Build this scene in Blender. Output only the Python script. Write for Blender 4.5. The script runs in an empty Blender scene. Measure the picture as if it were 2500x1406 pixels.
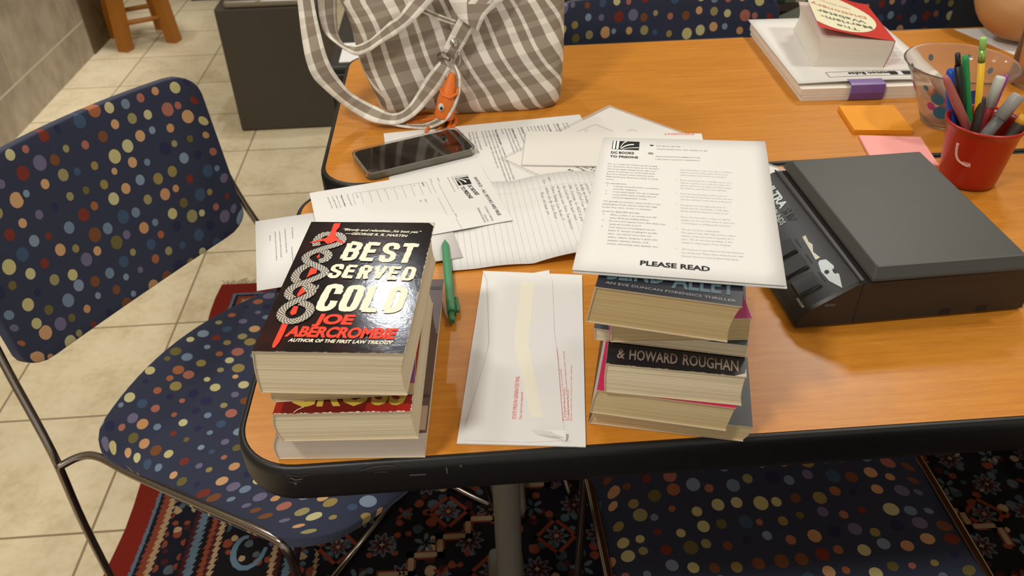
import bpy, bmesh, math, random
from mathutils import Vector, Matrix, noise
V = lambda x, y, z: Vector((x, y, z))
C = bpy.context.scene.collection
rnd = random.Random(7)
PI = math.pi

# ---------------------------------------------------------------- camera, world, lights, exposure
cam = bpy.data.cameras.new('camera'); co = bpy.data.objects.new('camera', cam); C.objects.link(co)
def euler_basis(p, r, y):
    Rx = Matrix.Rotation(p, 3, 'X'); Rz = Matrix.Rotation(y, 3, 'Z'); Rr = Matrix.Rotation(r, 3, 'Z')
    return Rz @ Rx @ Rr
co.matrix_world = Matrix.Translation((0.20075, -0.4517, 1.24062)) @ euler_basis(0.93057, -0.02493, -0.05583).to_4x4()
cam.sensor_width = 36.0; cam.lens = 36.0 * 1989.885 / 2500.0
cam.clip_start = 0.02; cam.clip_end = 50
cam.dof.use_dof = True; cam.dof.focus_distance = 0.78; cam.dof.aperture_fstop = 11.5
bpy.context.scene.camera = co
sc = bpy.context.scene
sc.view_settings.view_transform = 'Standard'; sc.view_settings.look = 'None'
sc.view_settings.gamma = 1.0; sc.view_settings.use_curve_mapping = False
sc.view_settings.exposure = 0.0
w = bpy.data.worlds.new('world'); sc.world = w; w.use_nodes = True
bg = w.node_tree.nodes['Background']; bg.inputs[0].default_value = (1.0, 0.95, 0.88, 1); bg.inputs[1].default_value = 0.74
def lamp(name, loc, power, size, col=(1.0, 0.86, 0.68)):
    l = bpy.data.lights.new(name, 'AREA'); l.shape = 'DISK'; l.size = size; l.energy = power; l.color = col
    o = bpy.data.objects.new(name, l); C.objects.link(o); o.location = loc
    return o
lamp('ceiling_or_fill_lamp', (-0.19, 2.50, 2.70), 12, 0.11, (0.90, 0.95, 1.0))
lamp('ceiling_or_fill_lamp', (1.75, 2.25, 2.70), 26, 0.5, (1.0, 0.96, 0.89))
lamp('ceiling_or_fill_lamp', (-0.66, -0.56, 2.70), 30, 0.3, (1.0, 0.96, 0.89))
lamp('ceiling_or_fill_lamp', (-0.80, 1.45, 2.70), 13, 0.3, (1.0, 0.96, 0.89))  # added fill that brightens the floor left of the tables, no known fixture
lamp('ceiling_or_fill_lamp', (1.60, 0.50, 2.70), 15, 0.3, (1.0, 0.96, 0.89))
slot = lamp('wall_washer', (-1.235, 2.62, 2.71), 1.2, 0.10, (1.0, 0.98, 0.95)); slot.data.shape = 'RECTANGLE'; slot.data.size = 0.10; slot.data.size_y = 1.9; slot.data.spread = math.radians(16)

# ---------------------------------------------------------------- materials
def lin(c):
    return tuple((v / 12.92 if v <= 0.04045 else ((v + 0.055) / 1.055) ** 2.4) for v in (x / 255.0 for x in c))
class NT:
    """small helper around a node tree"""
    def __init__(s, mat):
        s.t = mat.node_tree; s.n = s.t.nodes; s.l = s.t.links
    def node(s, kind, **kw):
        n = s.n.new(kind)
        for k, v in kw.items(): setattr(n, k, v)
        return n
    def put(s, sock, v):
        if hasattr(v, 'links') or isinstance(v, bpy.types.NodeSocket): s.l.new(v, sock)
        else: sock.default_value = v
    def m(s, op, a, b=0.0, c=0.0):
        n = s.node('ShaderNodeMath', operation=op)
        s.put(n.inputs[0], a); s.put(n.inputs[1], b); s.put(n.inputs[2], c)
        return n.outputs[0]
    def mix(s, f, a, b):
        n = s.node('ShaderNodeMix', data_type='RGBA')
        s.put(n.inputs[0], f)
        for i, v in ((6, a), (7, b)):
            if isinstance(v, tuple): v = (*v, 1.0) if len(v) == 3 else v
            s.put(n.inputs[i], v)
        return n.outputs[2]
    def coord(s, which='Object'):
        return s.node('ShaderNodeTexCoord').outputs[which]
    def noise(s, vec, scale, detail=3.0, rough=0.55, dim='3D'):
        n = s.node('ShaderNodeTexNoise', noise_dimensions=dim)
        if vec is not None: s.l.new(vec, n.inputs['Vector'])
        n.inputs['Scale'].default_value = scale; n.inputs['Detail'].default_value = detail; n.inputs['Roughness'].default_value = rough
        return n.outputs[0]
    def mapping(s, vec, scale=(1, 1, 1), rot=(0, 0, 0), loc=(0, 0, 0)):
        n = s.node('ShaderNodeMapping'); s.l.new(vec, n.inputs[0])
        n.inputs['Scale'].default_value = scale; n.inputs['Rotation'].default_value = rot; n.inputs['Location'].default_value = loc
        return n.outputs[0]
    def ramp(s, f, stops, interp='LINEAR'):
        n = s.node('ShaderNodeValToRGB'); n.color_ramp.interpolation = interp
        e = n.color_ramp.elements
        while len(e) > 1: e.remove(e[-1])
        e[0].position = stops[0][0]; e[0].color = (*stops[0][1], 1)
        for p, c in stops[1:]:
            k = e.new(p); k.color = (*c, 1)
        s.l.new(f, n.inputs[0]); return n.outputs[0]
    def sep(s, vec):
        n = s.node('ShaderNodeSeparateXYZ'); s.l.new(vec, n.inputs[0]); return n.outputs
    def comb(s, x, y, z=0.0):
        n = s.node('ShaderNodeCombineXYZ'); s.put(n.inputs[0], x); s.put(n.inputs[1], y); s.put(n.inputs[2], z); return n.outputs[0]
    def bump(s, h, strength, dist=0.001):
        n = s.node('ShaderNodeBump'); n.inputs['Strength'].default_value = strength; n.inputs['Distance'].default_value = dist
        s.l.new(h, n.inputs['Height']); s.l.new(n.outputs[0], s.bsdf.inputs['Normal'])
    @property
    def bsdf(s): return s.n['Principled BSDF']
def mat(name, col, rough=0.6, metal=0.0, spec=0.5, var=0.0, vscale=40.0, bump=0.0, bscale=400.0, coat=0.0, trans=0.0, ior=1.45, alpha=1.0):
    m = bpy.data.materials.new(name); m.use_nodes = True; t = NT(m); b = t.bsdf
    c = lin(col)
    b.inputs['Base Color'].default_value = (*c, 1); b.inputs['Roughness'].default_value = rough
    b.inputs['Metallic'].default_value = metal; b.inputs['Specular IOR Level'].default_value = spec
    b.inputs['Coat Weight'].default_value = coat; b.inputs['Coat Roughness'].default_value = 0.1
    b.inputs['Transmission Weight'].default_value = trans; b.inputs['IOR'].default_value = ior; b.inputs['Alpha'].default_value = alpha
    if var:
        nz = t.noise(t.coord(), vscale)
        t.l.new(t.mix(nz, tuple(max(0, v * (1 - var)) for v in c), tuple(min(1, v * (1 + var)) for v in c)), b.inputs['Base Color'])
    if bump: t.bump(t.noise(t.coord(), bscale, 2.0), bump)
    return m
M = {}
def flat(key, col, rough=0.6, **k):
    if key not in M: M[key] = mat(key, col, rough, **k)
    return M[key]
flat('black_rubber', (16, 16, 18), 0.42, bump=0.15, bscale=120)
flat('chrome', (205, 200, 192), 0.16, metal=1.0)
flat('dark_chrome', (140, 132, 124), 0.2, metal=1.0)
flat('grey_paint', (112, 106, 98), 0.45)
flat('paper', (226, 225, 223), 0.75, spec=0.25)
flat('paper_warm', (226, 224, 218), 0.75, spec=0.25)
flat('ink', (38, 38, 40), 0.7, spec=0.2)
flat('ink_grey', (120, 120, 122), 0.7, spec=0.2)
flat('ink_pale', (168, 168, 170), 0.7, spec=0.2)
flat('ink_red', (226, 108, 98), 0.7, spec=0.2)
flat('rule_line', (196, 196, 200), 0.7, spec=0.2)
flat('crease', (205, 203, 200), 0.8, spec=0.1)
flat('glue', (234, 231, 214), 0.6, spec=0.3)

def laminate():
    m = bpy.data.materials.new('maple_laminate'); m.use_nodes = True; t = NT(m)
    c = t.coord()
    g = t.noise(t.mapping(c, (1.6, 30, 8)), 6.0, 4.0, 0.6)
    g2 = t.noise(t.mapping(c, (25, 300, 40)), 3.0, 2.0, 0.6)
    f = t.m('ADD', t.m('MULTIPLY', g, 0.65), t.m('MULTIPLY', g2, 0.35))
    t.l.new(t.ramp(f, [(0.30, lin((182, 112, 32))), (0.52, lin((198, 129, 42))), (0.72, lin((208, 142, 52)))]), t.bsdf.inputs['Base Color'])
    t.bsdf.inputs['Roughness'].default_value = 0.34; t.bsdf.inputs['Specular IOR Level'].default_value = 0.34
    t.bump(t.noise(c, 900, 2), 0.05)
    return m
M['laminate'] = laminate()

def dots():
    m = bpy.data.materials.new('dotted_fabric'); m.use_nodes = True; t = NT(m)
    uv = t.coord('UV')
    v = t.node('ShaderNodeTexVoronoi', voronoi_dimensions='2D', feature='F1'); v.inputs['Scale'].default_value = 1 / 0.0255; v.inputs['Randomness'].default_value = 0.42
    t.l.new(uv, v.inputs['Vector'])
    s = t.node('ShaderNodeSeparateColor'); t.l.new(v.outputs['Color'], s.inputs[0])
    wob = t.m('MULTIPLY', t.m('SUBTRACT', t.noise(uv, 900, 1.0), 0.5), 0.03)
    rad = t.m('MULTIPLY_ADD', s.outputs[0], 0.20, 0.165)
    dot = t.m('LESS_THAN', t.m('ADD', v.outputs['Distance'], wob), rad)
    pal = [(196, 186, 128), (150, 132, 74), (112, 132, 156), (168, 104, 88), (120, 72, 38), (196, 146, 100), (58, 82, 110), (196, 190, 140),
           (108, 98, 48), (120, 44, 30), (36, 36, 74), (108, 102, 132), (152, 144, 96), (160, 96, 60), (204, 158, 112), (128, 146, 168)]
    col = t.ramp(s.outputs[1], [(i / len(pal), lin(c)) for i, c in enumerate(pal)], 'CONSTANT')
    base = t.mix(t.noise(uv, 1500, 2.0), lin((37, 43, 64)), lin((54, 60, 82)))
    t.l.new(t.mix(dot, base, col), t.bsdf.inputs['Base Color'])
    t.bsdf.inputs['Roughness'].default_value = 0.85; t.bsdf.inputs['Specular IOR Level'].default_value = 0.25
    t.bsdf.inputs['Sheen Weight'].default_value = 0.15
    t.bump(t.noise(uv, 1400, 2.0), 0.25, 0.0008)
    return m
M['dots'] = dots()

def tiles():
    m = bpy.data.materials.new('floor_tile'); m.use_nodes = True; t = NT(m)
    c = t.coord(); x, y, z = t.sep(c)
    P = 0.3055
    def cell(a, off):
        q = t.m('DIVIDE', t.m('SUBTRACT', a, off), P)
        fr = t.m('FRACT', q); d = t.m('MINIMUM', fr, t.m('SUBTRACT', 1.0, fr))
        return t.m('LESS_THAN', d, 0.0085), t.m('FLOOR', q)
    gx, ix = cell(x, -0.531); gy, iy = cell(y, 0.8415)
    grout = t.m('MAXIMUM', gx, gy)
    wn = t.node('ShaderNodeTexWhiteNoise', noise_dimensions='2D'); t.l.new(t.comb(ix, iy), wn.inputs['Vector'])
    f = t.m('ADD', t.m('MULTIPLY', t.noise(c, 9, 5.0, 0.6), 0.6), t.m('ADD', t.m('MULTIPLY', t.noise(c, 55, 3.0), 0.3), t.m('MULTIPLY', wn.outputs[0], 0.1)))
    body = t.ramp(f, [(0.32, lin((190, 172, 136))), (0.5, lin((215, 200, 166))), (0.68, lin((224, 211, 180)))])
    t.l.new(t.mix(grout, body, lin((140, 122, 90))), t.bsdf.inputs['Base Color'])
    t.l.new(t.m('MULTIPLY_ADD', grout, 0.4, 0.36), t.bsdf.inputs['Roughness'])
    t.bump(t.m('SUBTRACT', t.m('MULTIPLY', t.noise(c, 60, 3.0), 0.3), grout), 0.35, 0.001)
    return m
M['floor_tile'] = tiles()
def walltiles():
    m = bpy.data.materials.new('wall_tile'); m.use_nodes = True; t = NT(m)
    c = t.coord(); x, y, z = t.sep(c)
    fr = t.m('FRACT', t.m('DIVIDE', t.m('SUBTRACT', z, 0.145), 0.305)); d = t.m('MINIMUM', fr, t.m('SUBTRACT', 1.0, fr))
    row = t.m('MULTIPLY', t.m('FLOOR', t.m('DIVIDE', t.m('SUBTRACT', z, 0.145), 0.305)), 0.3)
    fy = t.m('FRACT', t.m('DIVIDE', t.m('ADD', y, t.m('ADD', row, 0.07)), 0.61)); dy = t.m('MINIMUM', fy, t.m('SUBTRACT', 1.0, fy))
    g = t.m('MAXIMUM', t.m('LESS_THAN', d, 0.011), t.m('MULTIPLY', t.m('LESS_THAN', dy, 0.004), 0.6))
    f = t.noise(t.mapping(c, (1, 1.4, 1)), 7, 4.0)
    body = t.ramp(f, [(0.35, lin((156, 144, 126))), (0.6, lin((184, 173, 154)))])
    t.l.new(t.mix(g, body, lin((214, 202, 180))), t.bsdf.inputs['Base Color'])
    t.bsdf.inputs['Roughness'].default_value = 0.5
    return m
M['wall_tile'] = walltiles()

def pages(name, a, b, freq=1500.0):
    m = bpy.data.materials.new(name); m.use_nodes = True; t = NT(m)
    c = t.coord()
    n1 = t.noise(t.mapping(c, (3, 3, freq)), 1.0, 3.0, 0.7)
    n2 = t.noise(t.mapping(c, (6, 6, freq * 0.22)), 1.0, 2.0, 0.6)
    f = t.m('ADD', t.m('MULTIPLY', n1, 0.6), t.m('MULTIPLY', n2, 0.4))
    t.l.new(t.ramp(f, [(0.34, lin(a)), (0.62, lin(b))]), t.bsdf.inputs['Base Color'])
    t.bsdf.inputs['Roughness'].default_value = 0.85; t.bsdf.inputs['Specular IOR Level'].default_value = 0.15
    t.bump(f, 0.5, 0.001)
    return m
M['pages_cream'] = pages('pages_cream', (192, 176, 142), (236, 222, 192))
M['pages_grey'] = pages('pages_grey', (206, 192, 176), (226, 214, 200), 2500)
M['pages_tan'] = pages('pages_tan', (186, 164, 122), (212, 192, 150))
M['pages_brown'] = pages('pages_brown', (176, 150, 106), (200, 176, 132))
M['pages_white'] = pages('pages_white', (222, 216, 204), (236, 230, 218), 2500)

def glossy_cover():
    m = bpy.data.materials.new('black_glossy_cover'); m.use_nodes = True; t = NT(m)
    c = t.coord()
    n = t.noise(c, 26, 3.0, 0.6)
    t.l.new(t.ramp(n, [(0.45, lin((24, 20, 22))), (0.8, lin((56, 26, 26)))]), t.bsdf.inputs['Base Color'])
    t.bsdf.inputs['Roughness'].default_value = 0.11; t.bsdf.inputs['Specular IOR Level'].default_value = 0.3
    h = t.m('ADD', t.noise(c, 420, 3.0, 0.65), t.m('MULTIPLY', t.noise(c, 60, 2.0), 1.5))
    t.bump(h, 0.06, 0.0008)
    return m
M['gloss_black'] = glossy_cover()

def snake_mat():
    m = bpy.data.materials.new('snake_scales'); m.use_nodes = True; t = NT(m)
    x, y, z = t.sep(t.coord('UV'))
    a = t.m('ADD', x, y); b = t.m('SUBTRACT', x, y)
    def tri(q):
        fr = t.m('FRACT', q); return t.m('MINIMUM', fr, t.m('SUBTRACT', 1.0, fr))
    ln = t.m('LESS_THAN', t.m('MINIMUM', tri(t.m('MULTIPLY', a, 330.0)), tri(t.m('MULTIPLY', b, 330.0))), 0.15)
    t.l.new(t.mix(ln, lin((214, 204, 186)), lin((26, 22, 22))), t.bsdf.inputs['Base Color'])
    t.bsdf.inputs['Roughness'].default_value = 0.25
    return m
M['snake'] = snake_mat()

def plaid():
    m = bpy.data.materials.new('plaid_cotton'); m.use_nodes = True; t = NT(m)
    x, y, z = t.sep(t.coord('UV'))
    def stripes(q, per, bands):
        fr = t.m('FRACT', t.m('DIVIDE', q, per)); out = None
        for a, b, wt in bands:
            s = t.m('MULTIPLY', t.m('MULTIPLY', t.m('GREATER_THAN', fr, a), t.m('LESS_THAN', fr, b)), wt)
            out = s if out is None else t.m('ADD', out, s)
        return out
    sx = stripes(x, 0.062, [(0.0, 0.24, 0.58), (0.50, 0.62, 0.58)])
    sy = stripes(y, 0.066, [(0.02, 0.30, 0.19), (0.52, 0.64, 0.16), (0.76, 0.82, 0.08)])
    tw = t.m('MULTIPLY', t.m('SUBTRACT', t.noise(t.mapping(t.coord('UV'), (1, 1, 1), (0, 0, 0.8)), 1600, 1.0), 0.5), 0.18)
    f = t.m('ADD', t.m('ADD', sx, sy), tw)
    t.l.new(t.ramp(f, [(0.0, lin((142, 130, 115))), (0.19, lin((164, 153, 137))), (0.56, lin((216, 210, 198))), (0.78, lin((242, 237, 226)))]), t.bsdf.inputs['Base Color'])
    t.bsdf.inputs['Roughness'].default_value = 0.9; t.bsdf.inputs['Specular IOR Level'].default_value = 0.15
    t.bump(t.noise(t.coord('UV'), 1500, 2.0), 0.25, 0.0006)
    return m
M['plaid'] = plaid()

def rug_mat():
    m = bpy.data.materials.new('persian_rug_pile'); m.use_nodes = True; t = NT(m)
    uv = t.coord('UV'); x, y, z = t.sep(uv)
    wob = t.m('MULTIPLY', t.m('SUBTRACT', t.noise(uv, 140, 2.0), 0.5), 0.010)
    zig = t.m('MULTIPLY', t.m('PINGPONG', t.m('ADD', x, y), 0.006), 0.8)
    d0 = t.m('MINIMUM', x, y)
    d = t.m('ADD', t.m('ADD', d0, wob), t.m('MULTIPLY', zig, t.m('GREATER_THAN', d0, 0.048)))
    red, navy, blue, rust, crm, maroon, blk = map(lin, [(132, 38, 24), (24, 26, 38), (98, 118, 134), (136, 66, 44), (176, 146, 112), (72, 30, 30), (22, 20, 24)])
    W = 0.46
    st = [(0, red), (.041, blue), (.047, navy), (.056, rust), (.070, crm), (.080, navy), (.128, maroon), (.138, blue), (.152, blk), (.163, rust), (.172, maroon), (.178, crm), (.188, blk),
          (.285, crm), (.294, maroon), (.302, blk), (.310, blue), (.322, maroon), (.330, navy), (.362, crm), (.370, blk)]
    band = t.ramp(t.m('DIVIDE', d, W), [(p / W, c) for p, c in st], 'CONSTANT')
    v = t.node('ShaderNodeTexVoronoi', voronoi_dimensions='2D', feature='F1'); v.inputs['Scale'].default_value = 44; t.l.new(uv, v.inputs['Vector'])
    s = t.node('ShaderNodeSeparateColor'); t.l.new(v.outputs['Color'], s.inputs[0])
    motif = t.ramp(s.outputs[1], [(0, rust), (.22, lin((84, 96, 104))), (.42, maroon), (.62, crm), (.72, lin((60, 76, 84))), (.86, rust)], 'CONSTANT')
    inring = t.m('LESS_THAN', t.m('ADD', v.outputs['Distance'], t.m('MULTIPLY', wob, 22.0)), t.m('MULTIPLY_ADD', s.outputs[0], 0.25, 0.22))
    fl = t.m('MULTIPLY', t.m('GREATER_THAN', d0, 0.082), t.m('LESS_THAN', d0, 0.122))
    f2 = t.m('MULTIPLY', t.m('GREATER_THAN', d0, 0.335), t.m('LESS_THAN', d0, 0.362))
    f3 = t.m('MULTIPLY', t.m('GREATER_THAN', d0, 0.192), t.m('LESS_THAN', d0, 0.282))
    msk = t.m('MULTIPLY', inring, t.m('MAXIMUM', t.m('MAXIMUM', fl, f2), t.m('MULTIPLY', t.m('MAXIMUM', f3, t.m('GREATER_THAN', d0, 0.375)), t.m('GREATER_THAN', s.outputs[2], 0.45))))
    col = t.mix(msk, band, motif)
    pile = t.noise(uv, 520, 2.0)
    col = t.mix(t.m('MULTIPLY', pile, 0.5), col, lin((26, 22, 22)))
    t.l.new(col, t.bsdf.inputs['Base Color'])
    t.bsdf.inputs['Roughness'].default_value = 0.95; t.bsdf.inputs['Specular IOR Level'].default_value = 0.1
    t.bump(pile, 0.7, 0.003)
    return m
M['rug'] = rug_mat()

# ---------------------------------------------------------------- object helpers
def link(o): C.objects.link(o); return o
def tag(o, label=None, cat=None, group=None, kind=None):
    if label: o['label'] = label
    if cat: o['category'] = cat
    if group: o['group'] = group
    if kind: o['kind'] = kind
    return o
def thing(name, label, cat, loc=(0, 0, 0), group=None):
    o = link(bpy.data.objects.new(name, None)); o.location = loc; o.empty_display_size = 0.03
    return tag(o, label, cat, group)
def wloc(o):
    p = Vector((0, 0, 0))
    while o is not None: p += Vector(o.location); o = o.parent
    return p
def obj(name, bm, mats, parent=None, base=None, smooth=False, auto=None, recalc=True):
    """links a bmesh built in world coordinates as one mesh object"""
    if recalc: bmesh.ops.recalc_face_normals(bm, faces=bm.faces)
    org = wloc(parent) if parent is not None else Vector(base or (0, 0, 0))
    bmesh.ops.translate(bm, verts=bm.verts, vec=-org)
    me = bpy.data.meshes.new(name); bm.to_mesh(me); bm.free()
    for m in (mats if isinstance(mats, (list, tuple)) else [mats]): me.materials.append(m)
    o = link(bpy.data.objects.new(name, me))
    if parent is not None: o.parent = parent
    else: o.location = org
    if smooth: me.shade_smooth()
    if auto is not None: smooth_by_angle(me, auto)
    return o
def smooth_by_angle(me, ang):
    b = bmesh.new(); b.from_mesh(me)
    for f in b.faces: f.smooth = True
    for e in b.edges:
        if len(e.link_faces) == 2: e.smooth = e.calc_face_angle(0) < ang
    b.to_mesh(me); b.free()
A30 = math.radians(35)
def new(): return bmesh.new()

def add_box(bm, lo, hi, mi=0, bevel=0.0, seg=2, mtx=None):
    lo, hi = Vector(lo), Vector(hi)
    r = bmesh.ops.create_cube(bm, size=1.0)
    vs = r['verts']
    for v in vs: v.co = Vector((lo[i] + (v.co[i] + 0.5) * (hi[i] - lo[i]) for i in range(3)))
    fs = list({f for v in vs for f in v.link_faces})
    for f in fs: f.material_index = mi
    if bevel:
        es = list({e for v in vs for e in v.link_edges})
        r = bmesh.ops.bevel(bm, geom=es, offset=bevel, segments=seg, affect='EDGES', profile=0.5)
        fs = r['faces']; 
        vs = list({v for f in fs for v in f.verts} | {v for v in vs if v.is_valid})
        for f in {f for v in vs for f in v.link_faces}: f.material_index = mi
    if mtx is not None:
        for v in vs: v.co = mtx @ v.co
    return vs
def catmull(pts, n=6, closed=False):
    P = [Vector(p) for p in pts]; out = []; N = len(P)
    rng = range(N if closed else N - 1)
    for i in rng:
        if closed: a, b, c, d = P[i - 1], P[i], P[(i + 1) % N], P[(i + 2) % N]
        else: a, b, c, d = P[max(i - 1, 0)], P[i], P[i + 1], P[min(i + 2, N - 1)]
        for k in range(n):
            t = k / n
            out.append(0.5 * ((2 * b) + (c - a) * t + (2 * a - 5 * b + 4 * c - d) * t * t + (3 * b - a - 3 * c + d) * t ** 3))
    if not closed: out.append(P[-1])
    return out
def add_tube(bm, pts, rad, seg=10, mi=0, caps=True, closed=False):
    P = [Vector(p) for p in pts]; n = len(P)
    R = rad if isinstance(rad, (list, tuple)) else [rad] * n
    T = []
    for i in range(n):
        a = P[i - 1] if (i > 0 or closed) else P[i]; b = P[(i + 1) % n] if (i < n - 1 or closed) else P[i]
        T.append((b - a).normalized() if (b - a).length > 1e-9 else Vector((0, 0, 1)))
    u = T[0].orthogonal().normalized(); rings = []
    for i in range(n):
        u = (u - T[i] * u.dot(T[i]));
        u = u.normalized() if u.length > 1e-6 else T[i].orthogonal().normalized()
        w2 = T[i].cross(u)
        rings.append([bm.verts.new(P[i] + (u * math.cos(2 * PI * k / seg) + w2 * math.sin(2 * PI * k / seg)) * R[i]) for k in range(seg)])
    m = n if closed else n - 1
    for i in range(m):
        a, b = rings[i], rings[(i + 1) % n]
        for k in range(seg):
            f = bm.faces.new((a[k], a[(k + 1) % seg], b[(k + 1) % seg], b[k])); f.material_index = mi; f.smooth = True
    if caps and not closed:
        for r in (rings[0], rings[-1]):
            f = bm.faces.new(r); f.material_index = mi
    return rings
def add_lathe(bm, prof, center, seg=40, mi=0, axis=None, cap0=False, cap1=False):
    """prof: list of (radius, z); axis: optional matrix applied before moving to center"""
    c = Vector(center); rings = []
    for r, z in prof:
        ring = []
        for k in range(seg):
            p = Vector((r * math.cos(2 * PI * k / seg), r * math.sin(2 * PI * k / seg), z))
            if axis is not None: p = axis @ p
            ring.append(bm.verts.new(p + c))
        rings.append(ring)
    for a, b in zip(rings, rings[1:]):
        for k in range(seg):
            f = bm.faces.new((a[k], a[(k + 1) % seg], b[(k + 1) % seg], b[k])); f.material_index = mi; f.smooth = True
    if cap0: f = bm.faces.new(rings[0]); f.material_index = mi
    if cap1: f = bm.faces.new(rings[-1]); f.material_index = mi
    return rings
def add_prism(bm, poly, z0, z1, mi=0, bevel=0.0):
    """vertical prism on a polygon of xy points"""
    a = [bm.verts.new((p[0], p[1], z0)) for p in poly]; b = [bm.verts.new((p[0], p[1], z1)) for p in poly]
    n = len(poly); fs = [bm.faces.new(a), bm.faces.new(b)]
    for i in range(n): fs.append(bm.faces.new((a[i], a[(i + 1) % n], b[(i + 1) % n], b[i])))
    for f in fs: f.material_index = mi
    return fs
def add_poly(bm, pts, mi=0, lift=0.0):
    f = bm.faces.new([bm.verts.new((p[0], p[1], p[2] + lift)) for p in pts]); f.material_index = mi; return f
def rrect(x0, y0, x1, y1, r, n=8, off=0.0):
    out = []; r2 = r + off
    for cx, cy, a0 in ((x1 - r, y1 - r, 0), (x0 + r, y1 - r, PI / 2), (x0 + r, y0 + r, PI), (x1 - r, y0 + r, 1.5 * PI)):
        for k in range(n + 1):
            a = a0 + k / n * PI / 2; out.append((cx + r2 * math.cos(a), cy + r2 * math.sin(a)))
    return out
def add_sweep(bm, loops, mi=0, close=True):
    """loops: list of equal-length closed point loops; joins successive loops; close joins last to first"""
    L = [[bm.verts.new(p) for p in lp] for lp in loops]; n = len(L[0])
    m = len(L) if close else len(L) - 1
    for i in range(m):
        a, b = L[i], L[(i + 1) % len(L)]
        for k in range(n):
            f = bm.faces.new((a[k], a[(k + 1) % n], b[(k + 1) % n], b[k])); f.material_index = mi; f.smooth = True
    return L
def frame(o, xd, z=None):
    """planar frame on a horizontal surface: origin, x direction"""
    x = Vector((xd[0], xd[1], 0)).normalized(); y = Vector((-x.y, x.x, 0))
    return Matrix(((x.x, y.x, 0, o[0]), (x.y, y.y, 0, o[1]), (0, 0, 1, o[2]), (0, 0, 0, 1)))

# ---------------------------------------------------------------- lettering (joined into the mesh it is printed on)
_glyph_cache = {}
def text_geom(s, bold=0.0, res=2, space=1.0):
    key = (s, bold, res, space)
    if key in _glyph_cache: return _glyph_cache[key]
    cu = bpy.data.curves.new('lettering', 'FONT'); cu.body = s; cu.size = 1.0; cu.offset = bold; cu.resolution_u = res; cu.space_character = space; cu.fill_mode = 'FRONT'
    o = bpy.data.objects.new('lettering', cu); C.objects.link(o)
    dg = bpy.context.evaluated_depsgraph_get(); me = o.evaluated_get(dg).to_mesh()
    vs = [(v.co.x, v.co.y) for v in me.vertices]; fs = [tuple(p.vertices) for p in me.polygons]
    o.evaluated_get(dg).to_mesh_clear(); bpy.data.objects.remove(o); bpy.data.curves.remove(cu)
    _glyph_cache[key] = (vs, fs); return vs, fs
CAP = 0.727
def put_text(bm, s, p0, p1, h, mi, normal=(0, 0, 1), lift=0.0002, bold=0.0, shear=0.0, res=2, rough=0.0, up=None, warp=None, space=1.0):
    """prints s from baseline point p0 to baseline end p1, cap height h"""
    vs, fs = text_geom(s, bold, res, space)
    if not vs: return
    x0 = min(v[0] for v in vs); x1 = max(v[0] for v in vs)
    p0, p1 = Vector(p0), Vector(p1); nrm = Vector(normal)
    xd = (p1 - p0); L = xd.length; xd = xd / L
    yd = Vector(up) if up is not None else nrm.cross(xd).normalized()
    sx = L / (x1 - x0); sy = h / CAP; out = []
    for x, y in vs:
        X = (x - x0) * sx; Y = y * sy
        X += shear * Y
        if rough:
            q = noise.noise_vector(Vector((X * 420, Y * 420, 3.1))); X += q.x * rough; Y += q.y * rough
        p = p0 + xd * X + yd * Y
        if warp: p = warp(p)
        out.append(bm.verts.new(p + nrm * lift))
    for f in fs:
        try:
            k = bm.faces.new([out[i] for i in f]); k.material_index = mi
        except ValueError: pass
def add_line(bm, a, b, wd, mi, lift=0.0002, normal=(0, 0, 1)):
    a, b = Vector(a), Vector(b); n = Vector(normal); d = (b - a).normalized(); s = n.cross(d) * wd * 0.5; l = n * lift
    f = bm.faces.new([bm.verts.new(p + l) for p in (a - s, b - s, b + s, a + s)]); f.material_index = mi
def add_ribbon(bm, pts, width, mi, lift=0.0, normal=(0, 0, 1)):
    """flat ribbon along points in a plane, uv along/across in metres"""
    uvl = bm.loops.layers.uv.verify(); n = Vector(normal); P = [Vector(p) for p in pts]; W = width if isinstance(width, (list, tuple)) else [width] * len(P)
    prev = None; s = 0.0
    for i, p in enumerate(P):
        d = (P[min(i + 1, len(P) - 1)] - P[max(i - 1, 0)]).normalized(); side = n.cross(d) * W[i] * 0.5
        if i: s += (P[i] - P[i - 1]).length
        cur = (bm.verts.new(p - side + n * lift), bm.verts.new(p + side + n * lift), s, W[i])
        if prev:
            f = bm.faces.new((prev[0], cur[0], cur[1], prev[1])); f.material_index = mi
            for lp, uvv in zip(f.loops, ((prev[2], 0), (cur[2], 0), (cur[2], cur[3]), (prev[2], prev[3]))): lp[uvl].uv = uvv
        prev = cur

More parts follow.
